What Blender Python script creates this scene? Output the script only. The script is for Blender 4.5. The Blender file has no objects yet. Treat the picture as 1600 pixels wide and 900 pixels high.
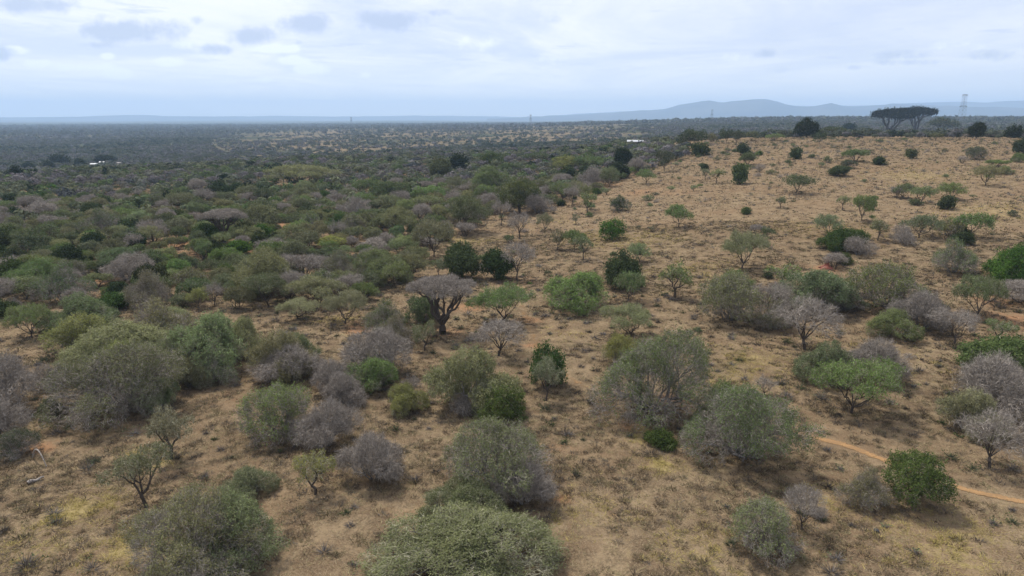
import bpy, math, random
import numpy as np

# ------------------------------------------------------------------ camera, sky, sun, exposure
C = bpy.context.scene.collection
SC = bpy.context.scene
CAMZ = 25.0
F = 1066.0                                   # focal length in pixels of the 1600x900 photograph
PITCH = math.atan((450 - 184) / F)
cam_d = bpy.data.cameras.new('camera'); cam = bpy.data.objects.new('camera', cam_d); C.objects.link(cam)
cam_d.sensor_width = 36; cam_d.lens = 36 * F / 1600
cam_d.clip_start = 0.5; cam_d.clip_end = 80000
cam.location = (0, 0, CAMZ); cam.rotation_euler = (math.pi / 2 - PITCH, 0, 0)
SC.camera = cam

SUN_AZ, SUN_EL = math.radians(-38), math.radians(58)     # azimuth from the view direction, left is negative
sd = bpy.data.lights.new('sun', 'SUN'); sun = bpy.data.objects.new('sun', sd); C.objects.link(sun)
sd.energy = 4.4; sd.angle = math.radians(7); sd.color = (1.0, 0.94, 0.84)
sun.rotation_euler = (math.pi / 2 - SUN_EL, 0, math.pi - SUN_AZ)

SC.view_settings.view_transform = 'Standard'; SC.view_settings.look = 'None'
SC.view_settings.exposure = 0.0; SC.view_settings.gamma = 1.0
SC.render.engine = 'CYCLES'
SC.cycles.max_bounces = 5; SC.cycles.diffuse_bounces = 2; SC.cycles.glossy_bounces = 1
SC.cycles.transmission_bounces = 2; SC.cycles.transparent_max_bounces = 6; SC.cycles.volume_bounces = 3

HAZE = 1.3e-4                                # density of the air box
W = bpy.data.worlds.new('World'); SC.world = W; W.use_nodes = True


class NT:
    """tiny helper round a node tree"""
    def __init__(s, tree):
        s.t = tree; s.n = tree.nodes; s.l = tree.links
    def node(s, typ, **kw):
        n = s.n.new(typ)
        for k, v in kw.items():
            if k == 'inp':
                for kk, vv in v.items():
                    if isinstance(vv, bpy.types.NodeSocket): s.l.new(vv, n.inputs[kk])
                    else: n.inputs[kk].default_value = vv
            else: setattr(n, k, v)
        return n
    def math(s, op, a, b=None, c=None, clamp=False):
        n = s.n.new('ShaderNodeMath'); n.operation = op; n.use_clamp = clamp
        for i, v in enumerate((a, b, c)):
            if v is None: continue
            if isinstance(v, bpy.types.NodeSocket): s.l.new(v, n.inputs[i])
            else: n.inputs[i].default_value = v
        return n.outputs[0]
    def mix(s, fac, a, b, blend='MIX'):
        n = s.n.new('ShaderNodeMix'); n.data_type = 'RGBA'; n.blend_type = blend
        for i, v in ((0, fac), (6, a), (7, b)):
            if isinstance(v, bpy.types.NodeSocket): s.l.new(v, n.inputs[i])
            else: n.inputs[i].default_value = v if i == 0 else (*v, 1)
        return n.outputs[2]
    def noise(s, vec, scale, detail=4, rough=0.55, dist=0.0):
        n = s.n.new('ShaderNodeTexNoise'); n.inputs['Scale'].default_value = scale
        n.inputs['Detail'].default_value = detail; n.inputs['Roughness'].default_value = rough
        n.inputs['Distortion'].default_value = dist
        if vec is not None: s.l.new(vec, n.inputs['Vector'])
        return n.outputs[0]
    def ramp(s, fac, a, b, smooth=True):
        n = s.n.new('ShaderNodeMapRange'); n.interpolation_type = 'SMOOTHSTEP' if smooth else 'LINEAR'
        s.l.new(fac, n.inputs[0]); n.inputs[1].default_value = a; n.inputs[2].default_value = b
        return n.outputs[0]


def px_dir(px, py):
    x = (px - 800) / F; y = -(py - 450) / F
    c, s = math.cos(PITCH), math.sin(PITCH)
    return np.array([x, c + y * s, -s + y * c])


def build_world():
    N = NT(W.node_tree); N.n.clear()
    out = N.node('ShaderNodeOutputWorld'); bg = N.node('ShaderNodeBackground', inp={'Strength': 0.155})
    N.l.new(bg.outputs[0], out.inputs[0])
    sky = N.node('ShaderNodeTexSky'); sky.sky_type = 'NISHITA'; sky.sun_disc = False
    sky.sun_elevation = SUN_EL; sky.sun_rotation = SUN_AZ; sky.altitude = 1500
    sky.air_density = 1.2; sky.dust_density = 2.0
    tc = N.node('ShaderNodeTexCoord'); sep = N.node('ShaderNodeSeparateXYZ'); N.l.new(tc.outputs['Generated'], sep.inputs[0])
    X, Y, Z = sep.outputs
    zc = N.math('MAXIMUM', Z, 0.0); den = N.math('ADD', zc, 0.05)
    # cloud deck coordinates: direction meets a level layer
    u = N.math('DIVIDE', X, den); v = N.math('DIVIDE', Y, den)
    comb = N.node('ShaderNodeCombineXYZ'); N.l.new(u, comb.inputs[0]); N.l.new(v, comb.inputs[1])
    rot = N.node('ShaderNodeMapping'); N.l.new(comb.outputs[0], rot.inputs[0])
    rot.inputs['Rotation'].default_value = (0, 0, 0.35); rot.inputs['Scale'].default_value = (1, 0.55, 1)
    n1 = N.noise(rot.outputs[0], 0.55, 7, 0.6, 0.6)
    n2 = N.noise(comb.outputs[0], 1.7, 6, 0.6, 0.3)
    n3 = N.noise(rot.outputs[0], 0.16, 3, 0.5, 0.2)
    bright = N.ramp(n1, 0.36, 0.66)
    # pale blue veil to white cloud
    col = N.mix(bright, (5.3, 5.65, 6.7), (7.7, 7.6, 7.7))
    dark = N.ramp(n2, 0.56, 0.74)
    darkf = N.math('MULTIPLY', N.math('MULTIPLY', dark, 0.7), N.ramp(zc, 0.02, 0.10))
    col = N.mix(darkf, col, (4.5, 4.95, 6.3))
    side = N.ramp(N.math('DIVIDE', X, Y), -0.15, 0.6)             # the cloud thickens on the right
    strk = N.math('MULTIPLY', side, N.ramp(n3, 0.35, 0.6))
    col = N.mix(N.math('MULTIPLY', strk, 0.6), col, (4.9, 5.3, 6.6))
    # a low white band left of centre, blue-grey haze under it
    lowb = N.ramp(Z, 0.10, 0.0)
    col = N.mix(N.math('MULTIPLY', lowb, 0.8), col, (8.6, 8.5, 8.6))
    # separate small cumulus with grey-blue undersides, direction-fixed
    nb = N.noise(tc.outputs['Generated'], 22, 6, 0.62, 0.2)
    nb2 = N.noise(tc.outputs['Generated'], 60, 4, 0.6)
    sx = N.math('DIVIDE', X, Y); sz = N.math('DIVIDE', Z, Y)
    clouds = [  # photo x, y, half width, half height, darkness
        (45, 8, 75, 14, .8), (150, 28, 50, 8, .45), (205, 50, 85, 17, .9), (150, 70, 45, 6, .6), (308, 32, 12, 8, .7),
        (388, 56, 32, 13, .9), (478, 38, 34, 15, .95), (600, 34, 56, 14, .85), (330, 77, 32, 8, .55), (2, 84, 22, 12, .9),
        (690, 20, 25, 7, .35), (470, 66, 12, 4, .4), (355, 115, 14, 6, .3), (1195, 83, 22, 8, .5), (1240, 80, 18, 7, .45), (1410, 85, 45, 9, .55), (1415, 97, 60, 6, .45),
        (1560, 88, 60, 10, .6), (1215, 108, 30, 8, .3), (1330, 105, 50, 6, .3), (1300, 90, 20, 3, .4), (860, 28, 40, 14, .35)]
    whites = [(130, 105, 55, 7, .7), (182, 115, 25, 7, .9), (262, 97, 22, 7, .9), (458, 95, 26, 7, .85), (480, 108, 26, 9, .8), (430, 76, 40, 6, .8), (290, 70, 30, 9, .5),
              (170, 88, 12, 5, .8), (20, 78, 22, 6, .9), (60, 100, 40, 6, .6), (420, 125, 30, 5, .5), (570, 118, 15, 5, .4), (870, 92, 40, 12, .5), (740, 65, 35, 14, .5), (1500, 72, 50, 10, .4), (1150, 90, 30, 10, .3)]

    def blobs(lst, lo, hi):
        tot = None
        for (px, py, wx, wy, a) in lst:
            d = px_dir(px, py); cx, cz = d[0] / d[1], d[2] / d[1]
            ax = N.math('MULTIPLY', N.math('SUBTRACT', sx, cx), F / wx / 1.05)
            az = N.math('MULTIPLY', N.math('SUBTRACT', sz, cz), F / wy / 1.1)
            r2 = N.math('ADD', N.math('MULTIPLY', ax, ax), N.math('MULTIPLY', az, az))
            e = N.math('MULTIPLY', N.math('EXPONENT', N.math('MULTIPLY', r2, -0.9)), a)
            tot = e if tot is None else N.math('MAXIMUM', tot, e)
        nn = N.math('ADD', N.math('MULTIPLY', N.math('SUBTRACT', nb, 0.5), 1.5), N.math('MULTIPLY', N.math('SUBTRACT', nb2, 0.5), 0.7))
        val = N.math('ADD', tot, N.math('MULTIPLY', nn, N.math('MINIMUM', N.math('MULTIPLY', tot, 3.0), 0.9)))
        return N.math('MULTIPLY', N.ramp(val, lo, hi), N.ramp(Y, 0.0, 0.1))
    wf = blobs(whites, 0.2, 0.65)
    col = N.mix(N.math('MULTIPLY', wf, 0.8), col, (8.2, 8.3, 8.6))
    df = blobs(clouds, 0.22, 0.80)
    col = N.mix(N.math('MULTIPLY', df, 0.85), col, (3.7, 4.2, 5.6))
    # a little of the clear sky still shows through the cloud cover
    fin = N.mix(0.88, sky.outputs[0], col)
    N.l.new(fin, bg.inputs[0])
    try: W.cycles.sampling_method = 'MANUAL'; W.cycles.sample_map_resolution = 512
    except Exception: pass


build_world()

# ------------------------------------------------------------------ helpers
RNG = np.random.default_rng(7)


def tag(o, label=None, cat=None, group=None, kind=None):
    if label: o['label'] = label
    if cat: o['category'] = cat
    if group: o['group'] = group
    if kind: o['kind'] = kind
    return o


def link(o, parent=None):
    C.objects.link(o)
    if parent is not None: o.parent = parent
    return o


def empty(name, loc, rz=0.0, s=(1, 1, 1)):
    o = bpy.data.objects.new(name, None); C.objects.link(o)
    o.location = loc; o.rotation_euler = (0, 0, rz); o.scale = s; o.empty_display_size = 0.3
    return o


class MB:
    """collects triangles and quads as numpy arrays and turns them into one mesh"""
    def __init__(s): s.v = []; s.f = []; s.t = []; s.n = 0
    def add(s, verts, faces, mat=0, tint=0.5):
        verts = np.asarray(verts, float).reshape(-1, 3); faces = np.asarray(faces, int)
        s.v.append(verts); s.f.append((faces + s.n, mat))
        t = np.asarray(tint, float)
        s.t.append(np.broadcast_to(t, (len(verts),)) if t.ndim < 2 else t)
        s.n += len(verts)
    def join(s, o, keep=None):
        for v, (f, m), t in zip(o.v, o.f, o.t):
            s.add(v, f - o._off(f, v, o), m, t) if False else None
        off = s.n
        for v, t in zip(o.v, o.t): s.v.append(v); s.t.append(t)
        for f, m in o.f: s.f.append((f + off, m))
        s.n += o.n
    def mesh(s, name, mats, smooth=False, colour=False):
        me = bpy.data.meshes.new(name)
        V = np.concatenate(s.v) if s.v else np.zeros((0, 3))
        me.vertices.add(len(V)); me.vertices.foreach_set('co', V.astype(np.float32).ravel())
        loops = np.concatenate([f.ravel() for f, _ in s.f])
        sizes = np.concatenate([np.full(len(f), f.shape[1]) for f, _ in s.f])
        mi = np.concatenate([np.full(len(f), m) for f, m in s.f])
        starts = np.concatenate([[0], np.cumsum(sizes)[:-1]])
        me.loops.add(len(loops)); me.loops.foreach_set('vertex_index', loops.astype(np.int32))
        me.polygons.add(len(sizes)); me.polygons.foreach_set('loop_start', starts.astype(np.int32))
        me.polygons.foreach_set('material_index', mi.astype(np.int32))
        me.polygons.foreach_set('use_smooth', np.full(len(sizes), smooth))
        if colour:
            T = np.concatenate(s.t); a = me.attributes.new('tint', 'FLOAT_COLOR', 'POINT')
            a.data.foreach_set('color', np.c_[T, np.ones(len(T))].astype(np.float32).ravel())
        else:
            T = np.concatenate(s.t); a = me.attributes.new('tint', 'FLOAT', 'POINT')
            a.data.foreach_set('value', T.astype(np.float32))
        for m in mats: me.materials.append(m)
        me.update(calc_edges=True)
        return me
    def build(s, name, mats, parent=None, smooth=False, colour=False):
        return link(bpy.data.objects.new(name, s.mesh(name, mats, smooth, colour)), parent)


def box(mb, c, size, mat=0, rz=0.0):
    x, y, z = np.array(size) / 2
    v = np.array([[-x, -y, -z], [x, -y, -z], [x, y, -z], [-x, y, -z], [-x, -y, z], [x, -y, z], [x, y, z], [-x, y, z]])
    ca, sa = math.cos(rz), math.sin(rz)
    v = v @ np.array([[ca, sa, 0], [-sa, ca, 0], [0, 0, 1]]) + np.array(c)
    mb.add(v, [[0, 3, 2, 1], [4, 5, 6, 7], [0, 1, 5, 4], [1, 2, 6, 5], [2, 3, 7, 6], [3, 0, 4, 7]], mat)


def prisms(mb, P0, P1, R0, R1, k=3, mat=0, tint=0.5):
    if len(P0) == 0: return
    d = P1 - P0; L = np.linalg.norm(d, axis=1, keepdims=True) + 1e-9; d = d / L
    a = np.where(np.abs(d[:, 2:3]) > 0.9, np.array([[1., 0, 0]]), np.array([[0, 0, 1.]]))
    u = np.cross(d, a); u /= np.linalg.norm(u, axis=1, keepdims=True); w = np.cross(d, u)
    ang = np.arange(k) * 2 * math.pi / k
    ring = u[:, None] * np.cos(ang)[None, :, None] + w[:, None] * np.sin(ang)[None, :, None]
    A = P0[:, None] + ring * R0[:, None, None]; B = P1[:, None] + ring * R1[:, None, None]
    V = np.concatenate([A, B], 1).reshape(-1, 3)
    i = np.arange(k); j = (i + 1) % k
    f = np.stack([i, j, j + k, i + k], 1)
    Fc = (np.arange(len(P0))[:, None, None] * 2 * k + f[None]).reshape(-1, 4)
    t = np.asarray(tint, float)
    if t.ndim == 1: t = np.repeat(t, 2 * k)
    mb.add(V, Fc, mat, t)


# value noise in the plane, numpy
def vnoise(x, y, seed=0):
    x = np.asarray(x, float); y = np.asarray(y, float)
    xi = np.floor(x); yi = np.floor(y); fx = x - xi; fy = y - yi
    fx = fx * fx * (3 - 2 * fx); fy = fy * fy * (3 - 2 * fy)
    def h(a, b):
        n = np.sin(a * 127.1 + b * 311.7 + seed * 74.7) * 43758.5453
        return n - np.floor(n)
    return (h(xi, yi) * (1 - fx) + h(xi + 1, yi) * fx) * (1 - fy) + (h(xi, yi + 1) * (1 - fx) + h(xi + 1, yi + 1) * fx) * fy


# ------------------------------------------------------------------ the lie of the land
AZ = np.array([-60, -37, -20.5, 0, 5.4, 10.6, 20.5, 37, 60.])
DS = np.array([1., 80, 150, 250, 365, 450, 600, 900, 1300, 2000, 3000, 6000, 25000])
TB = np.array([
    [0, 0, 0, 0, 0, -6, -16, -18, -20, -20, -20, -20, -20],
    [0, 0, 0, 0, 0, -6, -16, -18, -20, -20, -20, -20, -20],
    [0, 0, 0, 0, 0, -2, -12, -16, -16, -14, -18, -20, -20],
    [0, 0, 0, 1, 3, 3, -4, -8, -6, -2, -8, -18, -20],
    [0, 0, 1, 3.5, 7, 6, -2, -5, -1, 3, 0, -16, -20],
    [0, 0, 2, 7, 11.5, 10, 2, 0, 4, 8, 6, -10, -20],
    [0, 0, 4, 10.5, 16, 15, 7, 6, 12, 17.5, 18, 0, -20],
    [0, 0, 4.5, 11.5, 17.3, 17, 9, 8, 13, 18.5, 20, 0, -20],
    [0, 0, 4.5, 11.5, 17.3, 17, 9, 8, 13, 18.5, 20, 0, -20]])
_ga = np.linspace(-60, 60, 241); _gl = np.linspace(0, math.log(25000), 500)
_g = np.array([[0.0]])
_row = np.stack([np.interp(_gl, np.log(DS), r) for r in TB])
_g = np.stack([np.interp(_ga, AZ, _row[:, i]) for i in range(500)], 1)


def _blur(a, s, axis):
    k = np.exp(-0.5 * (np.arange(-3 * s, 3 * s + 1) / s) ** 2); k /= k.sum()
    p = [(0, 0), (0, 0)]; p[axis] = (3 * s, 3 * s)
    return np.apply_along_axis(lambda r: np.convolve(r, k, 'valid'), axis, np.pad(a, p, mode='edge'))


_g = _blur(_blur(_g, 5, 1), 5, 0)


def hz(x, y):
    x = np.asarray(x, float); y = np.asarray(y, float)
    d = np.hypot(x, y); az = np.degrees(np.arctan2(x, y))
    az = np.where(np.abs(az) > 60, np.sign(az) * 60 * np.clip((180 - np.abs(az)) / 120, 0, 1), az)
    ia = np.clip((az + 60) / 0.5, 0, 239.999); il = np.clip(np.log(np.maximum(d, 1)) / _gl[-1] * 499, 0, 498.999)
    a0 = ia.astype(int); l0 = il.astype(int); fa = ia - a0; fl = il - l0
    z = (_g[a0, l0] * (1 - fa) + _g[a0 + 1, l0] * fa) * (1 - fl) + (_g[a0, l0 + 1] * (1 - fa) + _g[a0 + 1, l0 + 1] * fa) * fl
    k = np.clip(d / 150, 0.15, 1)
    z = z + (vnoise(x / 14, y / 14, 1) - .5) * 0.5 * k + (vnoise(x / 60, y / 60, 2) - .5) * 1.6 * k
    far = np.clip((d - 500) / 1500, 0, 1); vf = np.clip((d - 3500) / 5000, 0, 1)
    z = z + (vnoise(x / 330, y / 330, 3) - .5) * 5 * far + (vnoise(x / 1500, y / 1500, 4) - .5) * 26 * vf
    return z


def at(px, py):
    """where the ray of a photo pixel meets the land"""
    d = px_dir(px, py); t = np.exp(np.linspace(math.log(10), math.log(22000), 1500))
    P = d[None] * t[:, None]; g = hz(P[:, 0], P[:, 1]) - (CAMZ + P[:, 2])
    i = np.argmax(g > 0)
    if not (g > 0).any(): return np.array([P[-1, 0], P[-1, 1], hz(P[-1, 0], P[-1, 1])])
    if i == 0: i = 1
    w = g[i - 1] / (g[i - 1] - g[i]); p = P[i - 1] * (1 - w) + P[i] * w
    return np.array([p[0], p[1], float(hz(p[0], p[1]))])


def project(x, y, z):
    c, s = math.cos(PITCH), math.sin(PITCH); zz = z - CAMZ
    fw = y * c - zz * s; up = y * s + zz * c
    return 800 + F * x / fw, 450 - F * up / fw, fw


# ------------------------------------------------------------------ materials
def material(name): 
    m = bpy.data.materials.new(name); m.use_nodes = True; N = NT(m.node_tree); N.n.clear()
    out = N.node('ShaderNodeOutputMaterial'); return m, N, out


def leaf_mat(name, dark, light, translucent=0.25, percolour=False):
    m, N, out = material(name)
    at_ = N.node('ShaderNodeAttribute', attribute_name='tint')
    if percolour: col = at_.outputs['Color']
    else:
        oi = N.node('ShaderNodeObjectInfo')
        tc = N.node('ShaderNodeTexCoord')
        nz = N.noise(tc.outputs['Object'], 0.55, 2, 0.5)
        f = N.math('ADD', N.math('MULTIPLY', at_.outputs['Fac'], 0.65), N.math('MULTIPLY', N.ramp(nz, 0.35, 0.65), 0.35))
        col = N.mix(f, dark, light)
        col = N.mix(1.0, col, oi.outputs['Color'], 'MULTIPLY')
    a = N.node('ShaderNodeBsdfDiffuse', inp={'Color': col})
    b = N.node('ShaderNodeBsdfTranslucent', inp={'Color': col})
    mx = N.node('ShaderNodeMixShader', inp={0: translucent}); N.l.new(a.outputs[0], mx.inputs[1]); N.l.new(b.outputs[0], mx.inputs[2])
    N.l.new(mx.outputs[0], out.inputs[0])
    return m


def bark_mat(name, c0, c1, scale=9):
    m, N, out = material(name)
    tc = N.node('ShaderNodeTexCoord'); nz = N.noise(tc.outputs['Object'], scale, 4, 0.6)
    at_ = N.node('ShaderNodeAttribute', attribute_name='tint')
    f = N.math('ADD', N.math('MULTIPLY', N.ramp(nz, 0.3, 0.7), 0.5), N.math('MULTIPLY', at_.outputs['Fac'], 0.5))
    a = N.node('ShaderNodeBsdfDiffuse', inp={'Color': N.mix(f, c0, c1)})
    N.l.new(a.outputs[0], out.inputs[0]); return m


def plain(name, c0, c1, scale=3.0, rough=0.8, metal=0.0):
    m, N, out = material(name)
    tc = N.node('ShaderNodeTexCoord'); nz = N.noise(tc.outputs['Object'], scale, 5, 0.6)
    p = N.node('ShaderNodeBsdfPrincipled', inp={'Base Color': N.mix(N.ramp(nz, 0.3, 0.7), c0, c1), 'Roughness': rough, 'Metallic': metal})
    N.l.new(p.outputs[0], out.inputs[0]); return m


M_BARK = bark_mat('dark_bark', (0.045, 0.036, 0.030), (0.12, 0.10, 0.085))
M_BARKG = bark_mat('grey_bark', (0.10, 0.09, 0.085), (0.26, 0.24, 0.22))
M_TWIG = bark_mat('grey_twig', (0.125, 0.106, 0.090), (0.50, 0.445, 0.385), 4)
M_TWIGL = bark_mat('leafy_twig', (0.130, 0.125, 0.080), (0.52, 0.49, 0.35), 4)
M_LEAF = leaf_mat('thorn_leaf', (0.098, 0.112, 0.050), (0.270, 0.282, 0.142))
M_LEAFD = leaf_mat('dense_leaf', (0.044, 0.058, 0.026), (0.115, 0.136, 0.060), 0.2)
M_LEAFB = leaf_mat('bright_leaf', (0.048, 0.076, 0.024), (0.140, 0.182, 0.058), 0.3)
M_FAR = leaf_mat('distant_leaf', None, None, 0.15, True)

# ------------------------------------------------------------------ plant shapes
def var_seed(rng): return float(rng.uniform(0, 100))


def lumpy_tips(rng, n, shape):
    """points spread over the crown's lumps with their outward directions (crown of unit radius and height)"""
    cs, rs = [], []
    if shape == 'bush':
        K = 17
        for i in range(K):
            el = math.radians(rng.uniform(4, 88) if i else 88); az = i * 2.399 + rng.uniform(-.4, .4)
            rr = rng.uniform(.42, .78)
            cs.append([rr * math.cos(el) * math.cos(az), rr * math.cos(el) * math.sin(az), (0.16 + rr * math.sin(el) * .9)])
            q = rng.uniform(.17, .40); rs.append([q, q, q * rng.uniform(.8, 1.05)])
        down = -0.75
    elif shape == 'canopy':     # rounded crown held up on dark stems
        K = 15
        for i in range(K):
            el = math.radians(rng.uniform(8, 85)); az = i * 2.399 + rng.uniform(-.4, .4); rr = rng.uniform(.35, .72)
            cs.append([rr * math.cos(el) * math.cos(az), rr * math.cos(el) * math.sin(az), .42 + .62 * rr * math.sin(el)])
            q = rng.uniform(.18, .36); rs.append([q, q, q * .6])
        down = -.6
    elif shape == 'flat':       # flat-topped layer, crown between .62 and 1
        K = 20
        for i in range(K):
            r = .82 * math.sqrt((i + .5) / K); az = i * 2.399 + rng.uniform(-.3, .3)
            cs.append([r * math.cos(az), r * math.sin(az), .88 - .14 * r * r + rng.uniform(-.05, .03)])
            q = rng.uniform(.20, .32); rs.append([q, q, .09])
        down = -0.5
    elif shape == 'umbrella':   # low spreading crown, .38 to 1
        K = 18
        for i in range(K):
            r = .76 * math.sqrt((i + .5) / K); az = i * 2.399 + rng.uniform(-.4, .4)
            cs.append([r * math.cos(az), r * math.sin(az), .80 - .34 * r * r + rng.uniform(-.16, .08)])
            q = rng.uniform(.13, .33); rs.append([q, q * rng.uniform(.7, 1.2), q * .5])
        down = -0.55
    elif shape == 'tiered':     # big acacia of stacked level plates, .35 to 1
        K = 20
        for i in range(K):
            r = .80 * math.sqrt((i + .5) / K); az = i * 2.399 + rng.uniform(-.5, .5)
            cs.append([r * math.cos(az), r * math.sin(az), .90 - .26 * r * r + rng.uniform(-.11, .05)])
            q = rng.uniform(.16, .28); rs.append([q, q, .075])
        down = -0.4
    elif shape == 'open':       # loose tiers
        K = 9
        for i in range(K):
            r = rng.uniform(.2, .72); az = i * 2.399 + rng.uniform(-.6, .6)
            cs.append([r * math.cos(az), r * math.sin(az), rng.uniform(.55, .92) - .12 * r])
            q = rng.uniform(.22, .36); rs.append([q, q, q * .42])
        down = -0.6
    else:                       # dense round
        K = 18
        for i in range(K):
            el = math.radians(rng.uniform(-35, 85)); az = i * 2.399 + rng.uniform(-.4, .4); rr = rng.uniform(.42, .62)
            cs.append([rr * math.cos(el) * math.cos(az), rr * math.cos(el) * math.sin(az), .54 + .62 * rr * math.sin(el)])
            q = rng.uniform(.28, .42); rs.append([q, q, q * .72])
        down = -0.8
    cs = np.array(cs); rs = np.array(rs)
    w = rs[:, 0] ** 2; k = rng.choice(len(cs), int(n * 2.6), p=w / w.sum())
    d = rng.normal(size=(len(k), 3)); d /= np.linalg.norm(d, axis=1, keepdims=True)
    fr = 1 - 0.42 * rng.random(len(k)) ** 1.7
    P = cs[k] + d * rs[k] * fr[:, None]
    # keep those outside the other lumps and not underneath
    inside = np.zeros(len(P), bool)
    for c, r in zip(cs, rs):
        q = (((P - c) / (r * .72)) ** 2).sum(1); inside |= (q < 1)
    ok = ((~inside) | (rng.random(len(P)) < .15)) & (d[:, 2] > down) & (P[:, 2] > 0.03)
    P, d = P[ok][:n], d[ok][:n]
    rad = np.percentile(np.hypot(P[:, 0], P[:, 1]), 96); P = P / np.array([rad, rad, np.percentile(P[:, 2], 98)])
    if shape in ('bush', 'umbrella', 'round', 'canopy'):     # ragged outline: some sides reach out, some fall back
        a_ = np.arctan2(P[:, 1], P[:, 0]); w_ = vnoise(a_ * 2.2 + 50, P[:, 2] * 3.5 + var_seed(rng), 3) - .5
        P = P * (1 + np.clip(w_, -.4, .5)[:, None] * (.30 if shape == 'bush' else .24) * np.array([1, 1, .55]))
    outw = P - np.array([0, 0, .3 if shape in ('bush',) else .5]); outw /= np.linalg.norm(outw, axis=1, keepdims=True) + 1e-9
    nn = d * .5 + outw; nn /= np.linalg.norm(nn, axis=1, keepdims=True)
    return P, nn


def skeleton(rng, tips, R, H, shape, fork, stems, r0, wig):
    """branches from the base to every tip; returns start, end, radii and how many tips each carries"""
    S = []
    def seg(a, b, n0, n1):
        ra, rb = r0 * n0 ** .5, r0 * n1 ** .5
        L = np.linalg.norm(b - a)
        if L > 0.5 * R / 4 + .25:
            m = (a + b) / 2 + rng.normal(size=3) * L * wig; rm = (ra + rb) / 2
            S.append((a, m, ra, rm, n0)); S.append((m, b, rm, rb, n0))
        else: S.append((a, b, ra, rb, n0))
    root = np.zeros(3); N = len(tips)
    az = np.arctan2(tips[:, 1], tips[:, 0]); start = []
    if fork > 0:
        top = np.array([rng.normal() * .05 * R, rng.normal() * .05 * R, fork * H])
        seg(root - np.array([0, 0, .3]), top, N * 1.25, N * .8); base = top
    else: base = root
    order = np.argsort(az + rng.uniform(0, .5)); groups = np.array_split(order, stems)
    for g in groups:
        if fork > 0: p = base; 
        else:
            c = tips[g].mean(0); p = root + np.array([c[0], c[1], 0]) * .07
            p[2] = -.15
        start.append((p, g, len(g)))
    stack = start; f = .40 if shape != 'flat' else .46
    while stack:
        p, g, n0 = stack.pop()
        if len(g) <= 2:
            for i in g: seg(p, tips[i], 1.2, .7)
            continue
        q = tips[g]; c = q.mean(0)
        nb = p + (c - p) * rng.uniform(f - .08, f + .1) + rng.normal(size=3) * np.linalg.norm(c - p) * wig * .8
        seg(p, nb, n0, len(g))
        e = q - c; a = np.linalg.svd(e, full_matrices=False)[2][0] if len(g) < 400 else rng.normal(size=3)
        s = e @ a; cut = np.median(s) + (s.std() * rng.uniform(-.35, .35) if len(g) > 6 else 0)
        A, B = g[s <= cut], g[s > cut]
        if len(A) == 0 or len(B) == 0: A, B = g[::2], g[1::2]
        stack.append((nb, A, len(A))); stack.append((nb, B, len(B)))
    a = np.array([s[0] for s in S]); b = np.array([s[1] for s in S])
    return a, b, np.array([s[2] for s in S]), np.array([s[3] for s in S]), np.array([s[4] for s in S])


def twigs(mb, rng, P, nrm, per, L, w, mat, droop=.35):
    """curving twigs in three joints; returns their points for the leaves"""
    n = len(P) * per; p = np.repeat(P, per, 0); d = np.repeat(nrm, per, 0) * 1.0 + rng.normal(size=(n, 3)) * .62
    d[:, 2] += .12; d /= np.linalg.norm(d, axis=1, keepdims=True)
    l = L * rng.uniform(.45, 1.15, (n, 1)) * np.where(rng.random((n, 1)) < .10, 1.6, 1); p = p - d * l * .45 + rng.normal(size=(n, 3)) * L * .2
    pts = [p]; side = rng.normal(size=(n, 3)) * .38
    for k in range(3):
        pts.append(pts[-1] + d * l / 3); d = d + side + rng.normal(size=(n, 3)) * .15; d[:, 2] -= droop * .5; d /= np.linalg.norm(d, axis=1, keepdims=True)
    s = np.cross(pts[1] - pts[0], rng.normal(size=(n, 3))); s /= np.linalg.norm(s, axis=1, keepdims=True) + 1e-9
    ww = w * rng.uniform(.6, 1.3, (n, 1))
    V = np.stack([pts[0] - s * ww, pts[0] + s * ww, pts[1] - s * ww * .8, pts[1] + s * ww * .8, pts[2] - s * ww * .5, pts[2] + s * ww * .5, pts[3]], 1).reshape(-1, 3)
    o = np.arange(n)[:, None] * 7; t = np.repeat(rng.random(n) ** 2, 7); off = mb.n
    mb.add(V, (o + np.array([[0, 1, 3, 2]])), mat, t)
    mb.f.append((o + np.array([[2, 3, 5, 4]]) + off, mat)); mb.f.append((o + np.array([[4, 5, 6]]) + off, mat))
    return np.stack(pts, 1)


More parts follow.
